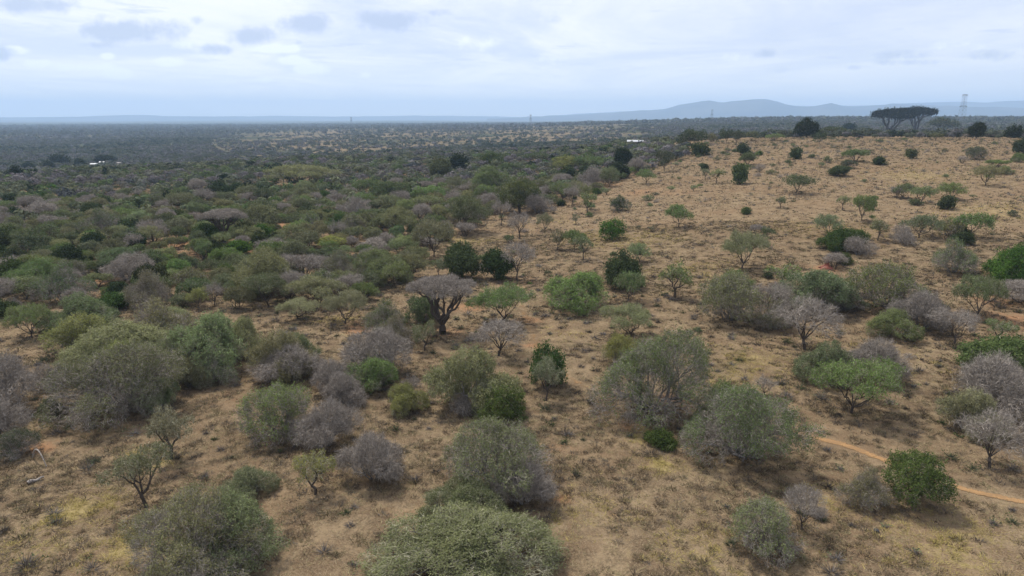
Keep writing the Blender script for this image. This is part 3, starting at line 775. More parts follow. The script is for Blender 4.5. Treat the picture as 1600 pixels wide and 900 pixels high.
# ------------------------------------------------------------------ plants read off the photograph
TINT = {'n': (1, 1, 1), 'g': (.82, 1.05, .72), 'y': (1.2, 1.18, .8), 'b': (.82, .92, .86), 'd': (.62, .70, .66), 'p': (1.35, 1.35, 1.3), 'v': (.9, .85, .86), 'w': (1.22, 1.2, 1.18), 'k': (.38, .45, .45), 't': (1.18, 1.15, 1.08)}
HAND = '''
leafy 592 805 880 965 - b | very large pale green rounded thornbush at the bottom middle | large pale green thornbush at the bottom
leafy 655 752 805 850 - d | darker green thornbush tucked behind the large pale green one at the bottom |
mixed 698 655 868 800 - t | wide grey-green thornbush with yellowish top above the large pale green one | grey-green thornbush with the yellowish top
bare 765 708 872 806 - v |
leafy 300 733 442 900 - n | olive green thornbush at the bottom beside a pale twiggy one | olive green thornbush at the bottom
mixed 205 770 392 945 - w | very large twiggy silver-grey thornbush at the bottom with bare interior | silver-grey thornbush at the bottom
open 455 698 528 772 492 y | small yellow-green thorn tree with bent dark trunk | small yellow-green thorn tree
open 170 690 262 793 225 n | lone slender thorn tree with forked trunk on dry grass beside yellow patches | slender forked thorn tree
bare 528 648 636 746 592 w | round silvery leafless thornbush at the end of a row of three | round silvery leafless bush
bare 460 600 562 712 - w | large silvery leafless thornbush between a green one and a round silvery one |
mixed 385 588 500 700 - g | rounded grey-green thornbush at the start of the silvery row |
mixed 98 535 290 662 - b | sprawling dense grey-green thornbush with pale bare branches and dark base | sprawling grey-green thornbush
leafy 230 575 290 640 - b |
leafy 110 500 300 590 - p |
mixed 1072 600 1252 745 - b | very large rounded grey-green thornbush alone on the dry grass | very large lone grey-green thornbush
leafy 1085 597 1180 680 - g |
brightbush 1006 672 1057 702 - d | small low dark green shrub sitting alone on orange grass | small dark green shrub
bright 1372 704 1470 786 1430 n | bright green rounded tree standing on the orange footpath | bright green tree on the footpath
mixed 1308 718 1388 800 - v |
baretree 1222 755 1288 828 1248 n | small leafless tree with forked dark trunk beside a grey bush | small forked leafless tree
mixed 1142 785 1255 880 - w | low silvery twiggy bush at the lower right | low silvery twiggy bush
bare 1262 785 1292 815 - v |
baretree 1498 635 1600 731 1547 w | pale leafless tree with whitish leaning trunk near the photo's edge | pale leafless tree with whitish trunk
leafy 1468 603 1560 685 - p |
bare 1475 560 1605 655 - v | wide dark grey leafless thicket bush under the bright green crown |
brightbush 1498 528 1640 612 - n | wide bright green spreading bush at the photo's edge | wide bright green spreading bush
umb 1272 555 1402 646 1338 g | bright green umbrella-shaped acacia with short dark trunk in front | bright green umbrella acacia
leafy 1243 538 1335 604 - d |
bare 1318 528 1416 602 - v |
baretree 1203 462 1312 546 1258 w | grey umbrella-shaped leafless tree with dark straight trunk | grey umbrella-shaped tree
mixed 1088 424 1192 511 - v | large round grey thornbush above dark shade with a leafless tree beside it | large round grey thornbush
baretree 1168 438 1232 505 1204 v |
leafy 1215 425 1335 500 - b |
open 1195 412 1252 450 1225 g |
mixed 1328 412 1438 492 - g | large rounded green thornbush with a dark grey one in front of it | large rounded green thornbush
bare 1398 455 1482 522 - v | dark violet-grey leafless bush against a large green thornbush |
leafy 1358 484 1432 532 - g |
baretree 1465 482 1530 537 1482 v |
umb 1484 428 1560 495 1530 b | blue-grey rounded acacia with thin trunk |
brightbush 1548 385 1640 450 - g | bright green spreading bush at the photo's edge above dark twigs | green spreading bush above dark twigs
bare 1555 440 1640 482 - k |
open 1532 495 1582 532 1560 g |
bare 1282 395 1325 422 - k |
brightbush 1308 396 1330 414 - n |
umb 1273 336 1318 368 1290 n |
brightbush 1284 358 1345 395 - d | low dark green bush on the hillside with bright green edge | low dark green bush with bright edge
bare 1318 370 1362 402 - v |
open 1356 342 1390 376 1372 n |
bare 1388 352 1432 382 - k |
umb 1410 335 1462 372 1438 b |
mixed 1462 338 1502 372 - n |
umb 1492 332 1545 371 1515 g |
brightbush 1492 355 1512 372 - k |
mixed 1452 376 1522 432 - b |
umb 1358 298 1366 345 1362 g |
umb 1328 298 1362 345 1347 g |
dense 1352 310 1366 328 - n |
open 1307 306 1327 328 - n |
bare 1388 288 1412 310 - k |
umb 1396 287 1430 310 1412 d |
umb 1424 291 1462 317 1438 n |
umb 1466 286 1509 312 1486 g |
dense 1472 308 1492 327 1478 n |
umb 1221 273 1268 302 - d | low spreading dark green bush clump on the open hillside | low spreading dark clump
open 1209 307 1229 325 - d |
dense 1295 260 1324 276 - n |
mixed 1312 250 1336 264 - k |
leafy 1318 234 1352 254 - b |
dense 1236 233 1251 249 - n |
mixed 1286 245 1299 255 - d |
dense 1364 246 1381 258 - d |
dense 1416 235 1430 248 - n |
bare 1493 244 1513 256 - v |
mixed 1510 230 1539 250 - d |
leafy 1543 250 1572 262 - g |
umb 1520 258 1560 290 1540 p |
leafy 1554 260 1582 273 - n |
dense 1586 217 1612 242 - d | dark evergreen tree at the photo's edge below the ridge | dark evergreen at the edge
leafy 1581 240 1604 254 - g |
dense 1245 188 1277 215 1260 k | dense dark rectangular-crowned evergreen standing on the ridge | dark square evergreen on the ridge
umb 1272 208 1290 225 1280 k |
dense 1317 195 1334 212 - k | small dark round evergreen on the ridge between two wider trees | small round evergreen on the ridge
umb 1282 198 1320 213 - k |
umb 1334 199 1360 212 - k |
flatgreen 1363 172 1418 211 1392 k | tall dark flat-topped acacia on the ridge, left one of the tall pair | pair of tall flat-topped acacias
flatgreen 1411 170 1458 208 1429 k | tall dark flat-topped acacia on the ridge, right one of the tall pair |
umb 1447 185 1493 210 1471 k | wide dark umbrella tree on the ridge beside the two tall acacias | wide umbrella tree on the ridge
umb 1452 208 1471 220 1461 d | tiny umbrella tree on the grass just below the ridge trees |
dense 1515 194 1538 216 1525 k | dark round tree standing on bare orange earth on the ridge | round tree on the ridge's orange earth
bare 1503 209 1517 216 - k |
dense 1574 199 1593 216 - k |
bare 1540 208 1556 215 - k |
umb 1062 204 1102 237 1079 k | dark umbrella tree at the corner of the grassy hill | dark umbrella tree at the hill's corner
dense 1082 226 1104 243 1093 d |
mixed 1104 206 1122 222 1112 v |
umb 1124 204 1147 223 1135 k |
umb 1142 205 1166 226 1148 k |
umb 1164 207 1184 220 - d |
umb 1196 209 1226 220 - g |
dense 1152 227 1169 243 - d |
leafy 1154 239 1181 259 - d |
bare 1178 254 1197 270 - k |
dense 1144 260 1165 287 1154 n |
umb 1146 258 1168 272 1156 g |
open 1094 264 1108 281 - n |
open 1108 265 1132 286 - n |
umb 1022 236 1052 268 1038 k | dark tree with thin trunk at the thicket edge near the white-roofed shed | dark tree nearest the shed
bare 976 241 1010 271 995 v | grey leafless round tree at the thicket edge with dark bushes | grey round tree at the thicket's far edge
dense 960 234 985 262 - k |
dense 947 256 980 281 - k |
umb 994 265 1023 287 1009 g | small green umbrella tree on the slope just outside the thicket | small green umbrella tree outside the thicket
umb 1038 320 1079 355 1059 g | lone green umbrella tree with pointed crown on the open slope | lone green umbrella tree on the slope
bright 939 344 976 374 957 g | small round green tree alone on the pale grass | small round green tree on the pale grass
mixed 953 300 985 331 - k |
umb 840 334 868 361 849 n |
baretree 786 330 831 374 813 v | leafless violet-grey tree with straight trunk at the grass edge | violet-grey tree with straight trunk
baretree 783 376 838 438 810 w | pale leafless vase-shaped tree on the open grass | pale vase-shaped leafless tree
open 903 302 932 333 917 g |
open 862 358 886 391 872 v |
umb 878 358 919 390 897 g |
open 892 370 923 406 910 b |
open 893 334 906 351 - n |
umb 980 380 1018 409 998 p |
dense 952 398 1000 450 972 n | dark green dense tree with a lighter umbrella tree in front | dark dense tree in the middle
umb 958 423 1010 471 981 g | light green umbrella tree in front of the dark dense tree |
umb 1124 362 1192 420 1160 p | pale sparse acacia with slanting stems alone on the slope | pale sparse acacia on the slope
bare 1170 350 1194 369 - v |
open 1030 413 1082 466 1054 g | faint green sapling-like acacia on the bare slope | faint green young acacia
leafy 855 428 966 491 - g | low wide dark green thornbush in the middle of the grass | low wide dark green thornbush
umb 938 473 1026 526 - w | pale leafless spreading tree with dark crooked limbs | pale tree with crooked limbs
mixed 912 515 1086 642 1039 b | huge rounded grey-green thornbush tree with dark stems beneath and a footpath under it | huge rounded grey-green thornbush
leafy 930 520 1000 580 - y |
bright 828 543 882 602 855 d | small dark green leafy tree at the bend of the footpath | small dark green tree by the footpath
open 828 560 880 626 856 n |
leafy 150 535 240 604 - y |
mixed 235 525 325 596 - n |
leafy 225 488 300 545 - t |
leafy 345 488 425 562 - t |
leafy 440 500 500 570 - b |
leafy 265 560 330 612 - n |
bare 505 572 575 640 - v |
mixed 585 488 650 545 - v |
bare 425 515 480 562 - w |
mixed 0 655 60 720 - k |
bare 60 560 112 610 - v |
leafy 600 600 665 650 - y |
mixed 1180 470 1240 520 - v |
mixed 1290 440 1345 492 - b |
leafy 1110 425 1175 470 - g |
bare 700 600 745 650 - v |
mixed 175 590 262 655 - n |
leafy 110 470 180 505 - d |
mixed 300 548 372 606 - b |
open 205 640 285 716 272 n | thorn tree leaning over sideways with crown off its trunk | leaning thorn tree
leafy 345 730 430 790 - b |
leafy 240 480 300 520 - p |
baretree 1172 583 1212 620 1194 w |
umb 738 443 832 505 - g | wide light green acacia just right of the tall flat-topped tree | wide light green acacia
baretree 740 493 828 556 773 v | grey leafless tree with black trunk in front of the wide green acacia |
flat 636 428 739 521 694 w | tall flat-topped grey acacia with thick dark fanned limbs | tall flat-topped grey acacia
leafy 634 462 692 508 - d |
dense 696 385 749 439 - n | round dark green bush, left one of the two on the grass | two round dark green bushes
dense 756 394 799 440 - d | round dark green bush, right one of the two on the grass |
leafy 744 392 766 414 - n |
umb 646 345 704 402 677 n | green umbrella acacia with thin straight trunk at the thicket edge | green umbrella acacia at the thicket edge
leafy 686 303 760 366 - d | big round dark green thornbush at the edge of the thicket | big round green thornbush at the thicket's edge
open 672 404 698 433 685 n |
mixed 566 470 645 530 - v |
bare 538 513 648 592 - w | wide silver-grey leafless thornbush in front of the tall flat-topped tree | wide silver-grey leafless thornbush
leafy 548 562 632 622 - g |
bare 490 560 560 620 - v |
umb 505 452 577 505 543 p | pale green umbrella acacia with forked dark trunk by the bare path | pale umbrella acacia by the bare path
umb 452 428 540 478 - p |
umb 440 462 510 500 458 p |
leafy 395 462 492 598 - n | big tall grey-green thornbush with leafy dome and dark shade below | big domed grey-green thornbush
leafy 278 470 400 592 - t | very wide yellowish-green thornbush canopy over bare earth | very wide yellowish-green thornbush
mixed 184 474 312 560 - t | wide pale buff-green thornbush with fine twigs | wide buff-green thornbush
leafy 84 492 190 560 - y |
leafy 82 462 178 520 - b |
brightbush 152 460 202 487 - d | small dense dark green bush beside a blue-grey thornbush | small dense dark green bush
umb 12 474 78 527 52 g | small green umbrella acacia with black trunk at the photo's edge | small umbrella acacia at the edge
dense -20 470 22 500 - d |
bare 400 538 506 604 - w | silver-grey leafless thornbush below the domed grey-green one |
leafy 672 543 802 655 - t | wide pale olive thornbush with a bright green shrub at its foot | wide pale olive thornbush
brightbush 740 603 820 662 - n | bright green leafy shrub at the foot of the pale olive thornbush |
baretree 630 570 662 620 645 n |
open 650 498 692 548 664 v |
bare -60 532 62 655 - v | violet-grey leafless thornbush cut by the photo's edge | violet-grey thornbush at the edge
bare -70 618 45 705 - d |
leafy 62 620 102 655 - d |
mixed 62 408 142 476 - b | rounded blue-grey thornbush above bare earth in the thicket | rounded blue-grey thornbush
umb 20 428 78 468 36 w |
mixed 188 424 268 480 246 v | grey-brown rounded thornbush with dark stems | grey-brown thornbush with dark stems
bare 160 398 240 442 - w |
leafy 372 393 466 462 - n | round olive thornbush mid-thicket | round olive thornbush mid-thicket
brightbush 338 415 372 440 - n | small vivid green bush in the middle of the thicket | small vivid green bush
brightbush 345 378 400 402 - g |
umb 296 448 330 482 310 y |
baretree 320 440 356 478 336 v |
bare 450 398 508 440 - v |
mixed 500 392 560 440 - v |
leafy 548 392 625 448 - n |
umb 590 408 640 450 622 g |
mixed 612 392 652 420 - v |
bare -8 331 34 360 12 v |
bare 42 317 96 346 - v |
bare 56 335 98 360 84 v | violet-grey rounded leafless tree with short dark trunk in the thicket | violet-grey rounded tree
mixed 132 328 194 368 - d | wide dark-stemmed grey-green thornbush in the thicket | wide dark-stemmed thornbush
bare 218 342 266 380 - w | silvery blue-grey leafless bush deep in the thicket | silvery blue-grey bush
baretree 195 362 224 394 210 v |
leafy 28 368 80 402 - k |
brightbush 0 395 45 412 - n |
brightbush -10 402 48 455 - k |
leafy 22 400 86 440 - g |
flat 318 325 392 378 346 n | grey flat-topped acacia with fanned dark trunks leaning over dark bushes | fanned flat-topped acacia in the thicket
brightbush 305 352 346 381 - d |
leafy 386 320 440 360 408 n |
dense 466 320 496 350 - n | dark green egg-shaped tree above bare red earth in the thicket | dark egg-shaped tree
dense 358 288 382 308 - d |
brightbush 375 340 412 352 - g |
bare 295 280 330 302 310 k |
baretree 514 343 546 378 530 v | small leafless tree with black forked trunk in the thicket | small black-trunked leafless tree
umb 488 345 520 378 502 n |
bare 536 308 585 342 560 v |
leafy 588 318 650 372 - n | big grey-green rounded thornbush inside the thicket | big rounded thornbush inside the thicket
leafy 584 285 634 323 - d | dark blue-green rounded thornbush in the thicket | dark blue-green thornbush
dense 672 251 706 279 - n | rounded dark green tree beside bare pale soil | rounded dark tree by pale soil
dense 705 245 728 268 - k |
bright 752 240 791 262 771 d | bushy dark green tree on bare earth far in the thicket | bushy green tree on far bare earth
leafy 730 262 800 300 - g |
bright 776 281 842 333 815 n | bright green tree with grey leafless one leaning against it | bright green tree at the thicket edge
bare 815 289 858 332 842 v |
bare 745 292 782 328 770 v |
baretree 765 310 800 352 784 v |
baretree 878 288 908 322 894 v |
umb 904 290 926 318 912 n |
bare 855 308 872 333 864 n |
bare 862 270 890 293 - w |
leafy 862 245 905 270 - y |
bare 905 258 946 292 - b |
leafy 780 255 812 272 - d |
umb 815 240 862 254 - k |
leafy 895 245 945 268 - b |
umb 640 305 700 330 - b |
umb 652 290 700 318 668 g |
bare 556 372 612 398 - v |
leafy 612 370 655 398 - p |
leafy 495 370 540 392 - y |
umb 420 270 520 290 - w |
dense 20 262 34 280 - k |
dense 38 255 52 266 - k |
dense 70 254 84 266 - k |
dense 82 244 104 258 - k |
dense 118 250 132 262 - k |
dense 152 243 178 256 - k |
'''
NOUN = {'canopyleafy': 'green thornbush', 'canopybare': 'leafless thornbush', 'leafy': 'green thornbush', 'mixed': 'grey-green thornbush', 'bare': 'leafless thornbush', 'umb': 'umbrella acacia', 'flat': 'flat-topped acacia', 'flatgreen': 'flat-topped acacia',
        'open': 'young open acacia', 'baretree': 'leafless tree', 'dense': 'dark evergreen tree', 'bright': 'green leafy tree', 'brightbush': 'green leafy bush'}
TADJ = {'n': '', 'g': 'deep green', 'y': 'yellowish', 'b': 'bluish', 'd': 'dark', 'p': 'pale', 'v': 'violet-grey', 'w': 'silvery', 'k': 'blackish', 't': 'buff'}


def place_hand(line):
    head, lab, *nick = (line.split('|') + [''])[:3]; nick = nick[0].strip() if nick else ''
    k, x0, y0, x1, y1, bx, tn = head.split(); x0, y0, x1, y1 = map(float, (x0, y0, x1, y1)); cx = (x0 + x1) / 2
    bxx = cx if bx == '-' else float(bx)
    shape = SPEC[k][0]
    p = at(bxx, min(y1, 1150)); d0 = math.hypot(p[0], p[1]); dep = project(p[0], p[1], p[2])[2]
    R = (x1 - x0) / 2 * dep / F
    if bx == '-' and shape in ('bush', 'round', 'canopy'):
        for _ in range(3):
            d = d0 + .72 * R; q = p[:2] * d / d0; z = float(hz(*q)); dep = project(q[0], q[1], z)[2]; R = (x1 - x0) / 2 * dep / F
        x, y = q
    else: x, y = p[:2]; d = d0; z = p[2]
    if bx != '-' and abs(bxx - cx) > 2 and shape != 'open':       # crown centre off the trunk: stay between the two
        x += (cx - bxx) * .5 * dep / F
    dr = px_dir(cx, y0); sl = -dr[2] / math.hypot(dr[0], dr[1]); Zr = CAMZ - sl * d - z
    if shape == 'bush': H = math.sqrt(max(Zr ** 2 - (R * sl) ** 2 * .8, .1)) / 1.02
    elif shape == 'round': H = Zr - .25 * R * sl
    else: H = Zr - .6 * R * sl
    lo, hi = {'bush': (.5, 1.35), 'round': (.8, 2.4), 'umbrella': (.6, 2.2), 'flat': (.9, 2.6), 'tiered': (.8, 2.6), 'open': (.8, 2.6), 'canopy': (.6, 1.6)}[shape]
    H = min(max(H, lo * R), hi * R)
    R *= 1.05 if shape == 'bush' else 1.0
    t = TINT[tn]
    if k in ('bright', 'brightbush') and tn in 'kd': t = tuple(v ** .7 for v in t)
    if k == 'flatgreen': t = (.12, .17, .14)
    if k in ('dense', 'umb') and tn == 'k' and d > 250: t = (.3, .38, .34)
    if d > 105 and k in ('leafy', 'bare') and lab.strip()[:4] != 'low ' and RNG.random() < .7: k = {'leafy': 'canopyleafy', 'bare': 'canopybare'}[k]
    place(k, x, y, R, H, t, info=dict(label=lab.strip(), nick=nick, tn=tn))


LINES = [l for l in HAND.strip().splitlines() if l.strip()]
LINES.sort(key=lambda l: -float(l.split('|')[0].split()[4]))
for l in LINES: place_hand(l)

# ------------------------------------------------------------------ the rest of the thicket
def occupied(x, y, R, arr, k=.62):
    if len(arr) == 0: return False
    a = np.asarray(arr); return bool(((a[:, 0] - x) ** 2 + (a[:, 1] - y) ** 2 < ((a[:, 2] + R) * k) ** 2).any())


BARE_SPOTS = [(x, y, r) for x, y, r, a in SOIL if a > .65]
cand = []
for _ in range(60000):
    az = math.radians(RNG.uniform(-44, 18)); d = math.sqrt(RNG.uniform(70 ** 2, 470 ** 2)); cand.append((d * math.sin(az), d * math.cos(az)))
cand = np.array(cand); cz = hz(cand[:, 0], cand[:, 1]); px, py, dep = project(cand[:, 0], cand[:, 1], cz)
ok = inpoly(px, py, THICKET) | ((py < 262) & (px < 960) & (py > 225) & (np.hypot(*cand.T) > 330))
clearing = ((px > -60) & (px < 125) & (py > 258) & (py < 266)) | ((px < 120) & (py > 286) & (py < 296) & (RNG.random(len(px)) < .8))
ok &= ~clearing
cand, px, py = cand[ok], px[ok], py[ok]
extra = []
arr = [tuple(p) for p in PLACED]; cell = {}


def near(x, y, R, k):
    i, j = int(x // 8), int(y // 8)
    for a in (-1, 0, 1):
        for b in (-1, 0, 1):
            for (qx, qy, qr) in cell.get((i + a, j + b), ()):
                if (qx - x) ** 2 + (qy - y) ** 2 < ((qr + R) * k) ** 2: return True
    return False


for p in arr: cell.setdefault((int(p[0] // 8), int(p[1] // 8)), []).append(p)
for s in BARE_SPOTS: cell.setdefault((int(s[0] // 8), int(s[1] // 8)), []).append((s[0], s[1], s[2] * .45))
path_pts = np.concatenate(PATHS)
for (x, y), u, v in zip(cand, px, py):
    R = RNG.uniform(1.7, 3.6) * (1.0 if RNG.random() < .8 else .6)
    if near(x, y, R, .72): continue
    if np.hypot(x, y) < 200 and (np.hypot(path_pts[:, 0] - x, path_pts[:, 1] - y) < R * .8 + .6).any(): continue
    cell.setdefault((int(x // 8), int(y // 8)), []).append((x, y, R)); extra.append((x, y, R, u, v))
extra.sort(key=lambda e: e[0] ** 2 + e[1] ** 2)
FARREST = []
CAP = 285
for (x, y, R, u, v) in extra:
    m = vnoise(x / 26, y / 26, 61) * .45 + RNG.random() * .55; w = RNG.random()
    if m < .38: k = 'bare' if w < .75 else 'mixed'
    elif m < .66: k = 'leafy' if w < .5 else ('umb' if w < .75 else 'mixed')
    else: k = 'dense' if w < .28 else ('leafy' if w < .7 else ('brightbush' if w < .85 else 'umb'))
    tn = RNG.choice(list({'bare': 'vvvwk', 'mixed': 'vbnd', 'leafy': 'nngbdt', 'umb': 'nngdp', 'dense': 'ddkk', 'brightbush': 'gddn'}[k]))
    H = R * RNG.uniform(.85, 1.25) if k != 'umb' else R * RNG.uniform(1.1, 1.5)
    if k == 'dense': R *= .75; H = R * 1.7
    cat_n = sum(COUNT.get(q, 0) for q in COUNT if KINDS[q][0] == KINDS[{'leafy': 'leafy', 'bare': 'bare'}.get(k, k)][0])
    if COUNT.get(k, 0) >= CAP or cat_n >= CAP or len(TREES) > 1150:
        FARREST.append((x, y, R, H, k, tn)); continue
    t = tuple(c_ * .9 for c_ in TINT[tn])
    if R > 1.6: k = {'leafy': 'canopyleafy', 'bare': 'canopybare', 'mixed': 'canopyleafy' if RNG.random() < .4 else 'mixed'}.get(k, k); H *= 1.12 if k.startswith('canopy') else 1
    if k in ('dense', 'brightbush') and tn in 'kd': t = tuple(c_ ** .7 for c_ in t)
    place(k, x, y, R, H, t, info=dict(label='', nick='', tn=str(tn)))

# stray small shrubs out on the grass, thinning away from the thicket
n_s = 0
for _ in range(6000):
    az = math.radians(RNG.uniform(-38, 38)); d = math.sqrt(RNG.uniform(60 ** 2, 362 ** 2)); x, y = d * math.sin(az), d * math.cos(az)
    u, v, _d = project(x, y, float(hz(x, y)))
    if v < 208 or v > 640 or inpoly([u], [v], THICKET)[0]: continue
    edge = max(0, (u - (1060 - (v - 232) * 1.75)))
    if v < 480 and RNG.random() > .10 + .9 * math.exp(-edge / 90) : continue
    if v >= 480 and RNG.random() > .25: continue
    R = RNG.uniform(.5, 1.5) if d > 110 else RNG.uniform(.35, .8)
    if near(x, y, R, .9): continue
    if np.hypot(path_pts[:, 0] - x, path_pts[:, 1] - y).min() < R + .5: continue
    cell.setdefault((int(x // 8), int(y // 8)), []).append((x, y, R))
    k = str(RNG.choice(['mixed', 'bare', 'umb', 'open', 'leafy', 'dense'], p=[.25, .22, .18, .12, .15, .08])); tn = str(RNG.choice(list('nbdgv'))) if k != 'bare' else 'v'
    if k != 'bare' and tn == 'v': tn = 'd'
    place(k, x, y, R, R * (1.3 if k in ('umb', 'open', 'dense') else .85), TINT[tn], info=dict(label='', nick='', tn=tn)); n_s += 1
    if n_s >= 130: break

# ------------------------------------------------------------------ the woods too far to count: one mass
FCOL = {'bare': (.165, .155, .155), 'mixed': (.15, .15, .12), 'leafy': (.130, .14, .085), 'umb': (.125, .135, .08), 'dense': (.032, .048, .024), 'brightbush': (.065, .10, .035)}


def templates(rng, n, K, flat):
    out_ = []
    for _ in range(K):
        T, nr = lumpy_tips(rng, n, 'umbrella' if flat else ('bush' if rng.random() < .6 else 'round')); n_ = len(T)
        u = rng.normal(size=(n_, 3)); u /= np.linalg.norm(u, axis=1, keepdims=True); w = np.cross(nr, u); w /= np.linalg.norm(w, axis=1, keepdims=True) + 1e-9; u = np.cross(w, nr)
        out_.append((T, u, w))
    return out_


def mass(name, pts, rng, label):
    """pts: x, y, R, H, colour index arrays by tier"""
    mb = MB(); pts = np.asarray(pts, float); d = np.hypot(pts[:, 0], pts[:, 1])
    for lo, hi, n, sz in ((0, 520, 150, .16), (520, 900, 60, .24), (900, 1700, 22, .38), (1700, 99999, 9, .62)):
        sel = pts[(d >= lo) & (d < hi)]
        if len(sel) == 0: continue
        tp = templates(rng, n, 8, False) + templates(rng, n, 5, True)
        which = rng.integers(0, len(tp), len(sel))
        for ti, (T, u, w) in enumerate(tp):
            q = sel[which == ti]
            if len(q) == 0: continue
            th = rng.uniform(0, 6.28, len(q)); ca, sa = np.cos(th), np.sin(th)
            def rot(A): return np.stack([A[None, :, 0] * ca[:, None] - A[None, :, 1] * sa[:, None], A[None, :, 0] * sa[:, None] + A[None, :, 1] * ca[:, None], np.broadcast_to(A[None, :, 2], (len(q), len(A)))], -1)
            S = np.stack([q[:, 2], q[:, 2], q[:, 3]], 1)[:, None]
            z0 = hz(q[:, 0], q[:, 1]) - .1
            Cn = rot(T) * S + np.stack([q[:, 0], q[:, 1], z0], 1)[:, None]
            U, Wv = rot(u), rot(w); s = (q[:, 2] * sz)[:, None, None] * rng.uniform(.6, 1.3, (len(q), len(T), 1))
            V = np.stack([Cn + U * s, Cn - U * s * .6 + Wv * s * .7, Cn - U * s * .6 - Wv * s * .7], 2).reshape(-1, 3)
            col = q[:, 4:7][:, None] * rng.uniform(.7, 1.3, (len(q), len(T), 1))
            mb.add(V, np.arange(len(V)).reshape(-1, 3), 0, np.repeat(col.reshape(-1, 3), 3, 0))
            if lo < 900:
                c = np.stack([q[:, 0], q[:, 1], z0 - .2], 1); e = c + np.stack([q[:, 0] * 0, q[:, 0] * 0, q[:, 3] * .7], 1)
                f = MB(); prisms(f, c, e, q[:, 2] * .05, q[:, 2] * .03, 3)
                mb.v.append(f.v[0]); mb.t.append(np.tile([.06, .05, .045], (len(f.v[0]), 1))); mb.f.append((f.f[0][0] + mb.n, 0)); mb.n += f.n
    o = mb.build(name, [M_FAR], colour=True); tag(o, label, None, None, 'stuff'); return o


pts = [(x, y, R, H, *(np.array(FCOL[k]) * np.array(TINT[t]) ** .8)) for x, y, R, H, k, t in FARREST]
rng = np.random.default_rng(99)


def wood_points(dlo, dhi, spacing, Rlo, Rhi, dens):
    area = .5 * math.radians(92) * (dhi ** 2 - dlo ** 2); n = int(area / spacing ** 2)
    az = np.radians(rng.uniform(-46, 46, n)); d = np.sqrt(rng.uniform(dlo ** 2, dhi ** 2, n)); x, y = d * np.sin(az), d * np.cos(az)
    z = hz(x, y); px, py, _ = project(x, y, z); keep = dens(x, y, px, py, d) > rng.random(n)
    x, y = x[keep], y[keep]; m = len(x); R = rng.uniform(Rlo, Rhi, m)
    kk = vnoise(x / 120, y / 120, 81) * .5 + rng.random(m) * .5
    base = np.where((kk < .42)[:, None], [.125, .122, .120], np.where((kk < .75)[:, None], [.090, .100, .068], [.035, .048, .030]))
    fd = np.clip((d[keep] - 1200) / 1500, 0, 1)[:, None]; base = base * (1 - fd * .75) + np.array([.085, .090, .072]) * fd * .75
    col = base * rng.uniform(.8, 1.18, (m, 1))
    return np.c_[x, y, R, R * rng.uniform(.8, 1.3, m), col]


def dens(x, y, px, py, d):
    crest = np.interp(px, [-200, 0, 400, 800, 1000, 1200, 1600], [345, 345, 390, 400, 375, 372, 374])
    n = vnoise(x / 90, y / 90, 71) * .5 + vnoise(x / 300, y / 300, 72) * .5
    base = np.where(n > .45, .95, .55)
    plain_ = np.clip((px - 270) / 120, 0, 1) * np.clip((1150 - px) / 150, 0, 1) * (d > 640) * (d < 3300)       # the tan plain with scattered trees
    base = base * (1 - plain_) + plain_ * np.where(n > .52, .45, .12)
    base = np.where((px < 330) & (d < 1500), .95, base)
    base = np.where((px > 1100), np.where(n > .4, .9, .5), base)
    return np.where(d > crest + 6, base, 0)


allp = [np.array(pts)] if pts else []
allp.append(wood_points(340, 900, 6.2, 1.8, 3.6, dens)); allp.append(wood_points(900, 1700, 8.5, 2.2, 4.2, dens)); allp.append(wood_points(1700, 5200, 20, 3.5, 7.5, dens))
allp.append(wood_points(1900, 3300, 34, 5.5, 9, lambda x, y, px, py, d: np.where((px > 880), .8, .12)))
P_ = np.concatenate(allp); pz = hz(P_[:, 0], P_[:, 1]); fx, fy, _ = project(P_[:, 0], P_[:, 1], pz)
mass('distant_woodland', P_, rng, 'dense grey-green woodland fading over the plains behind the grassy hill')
print('far trees', len(P_), 'individual', len(TREES), COUNT)

# ------------------------------------------------------------------ grass tussocks and low scrub between the bushes
def near_path(x, y, w=.7):
    sel = np.zeros(len(x), bool)
    for p in PATHS:
        for q in p[::2]: sel |= ((x - q[0]) ** 2 + (y - q[1]) ** 2 < w * w)
    return sel


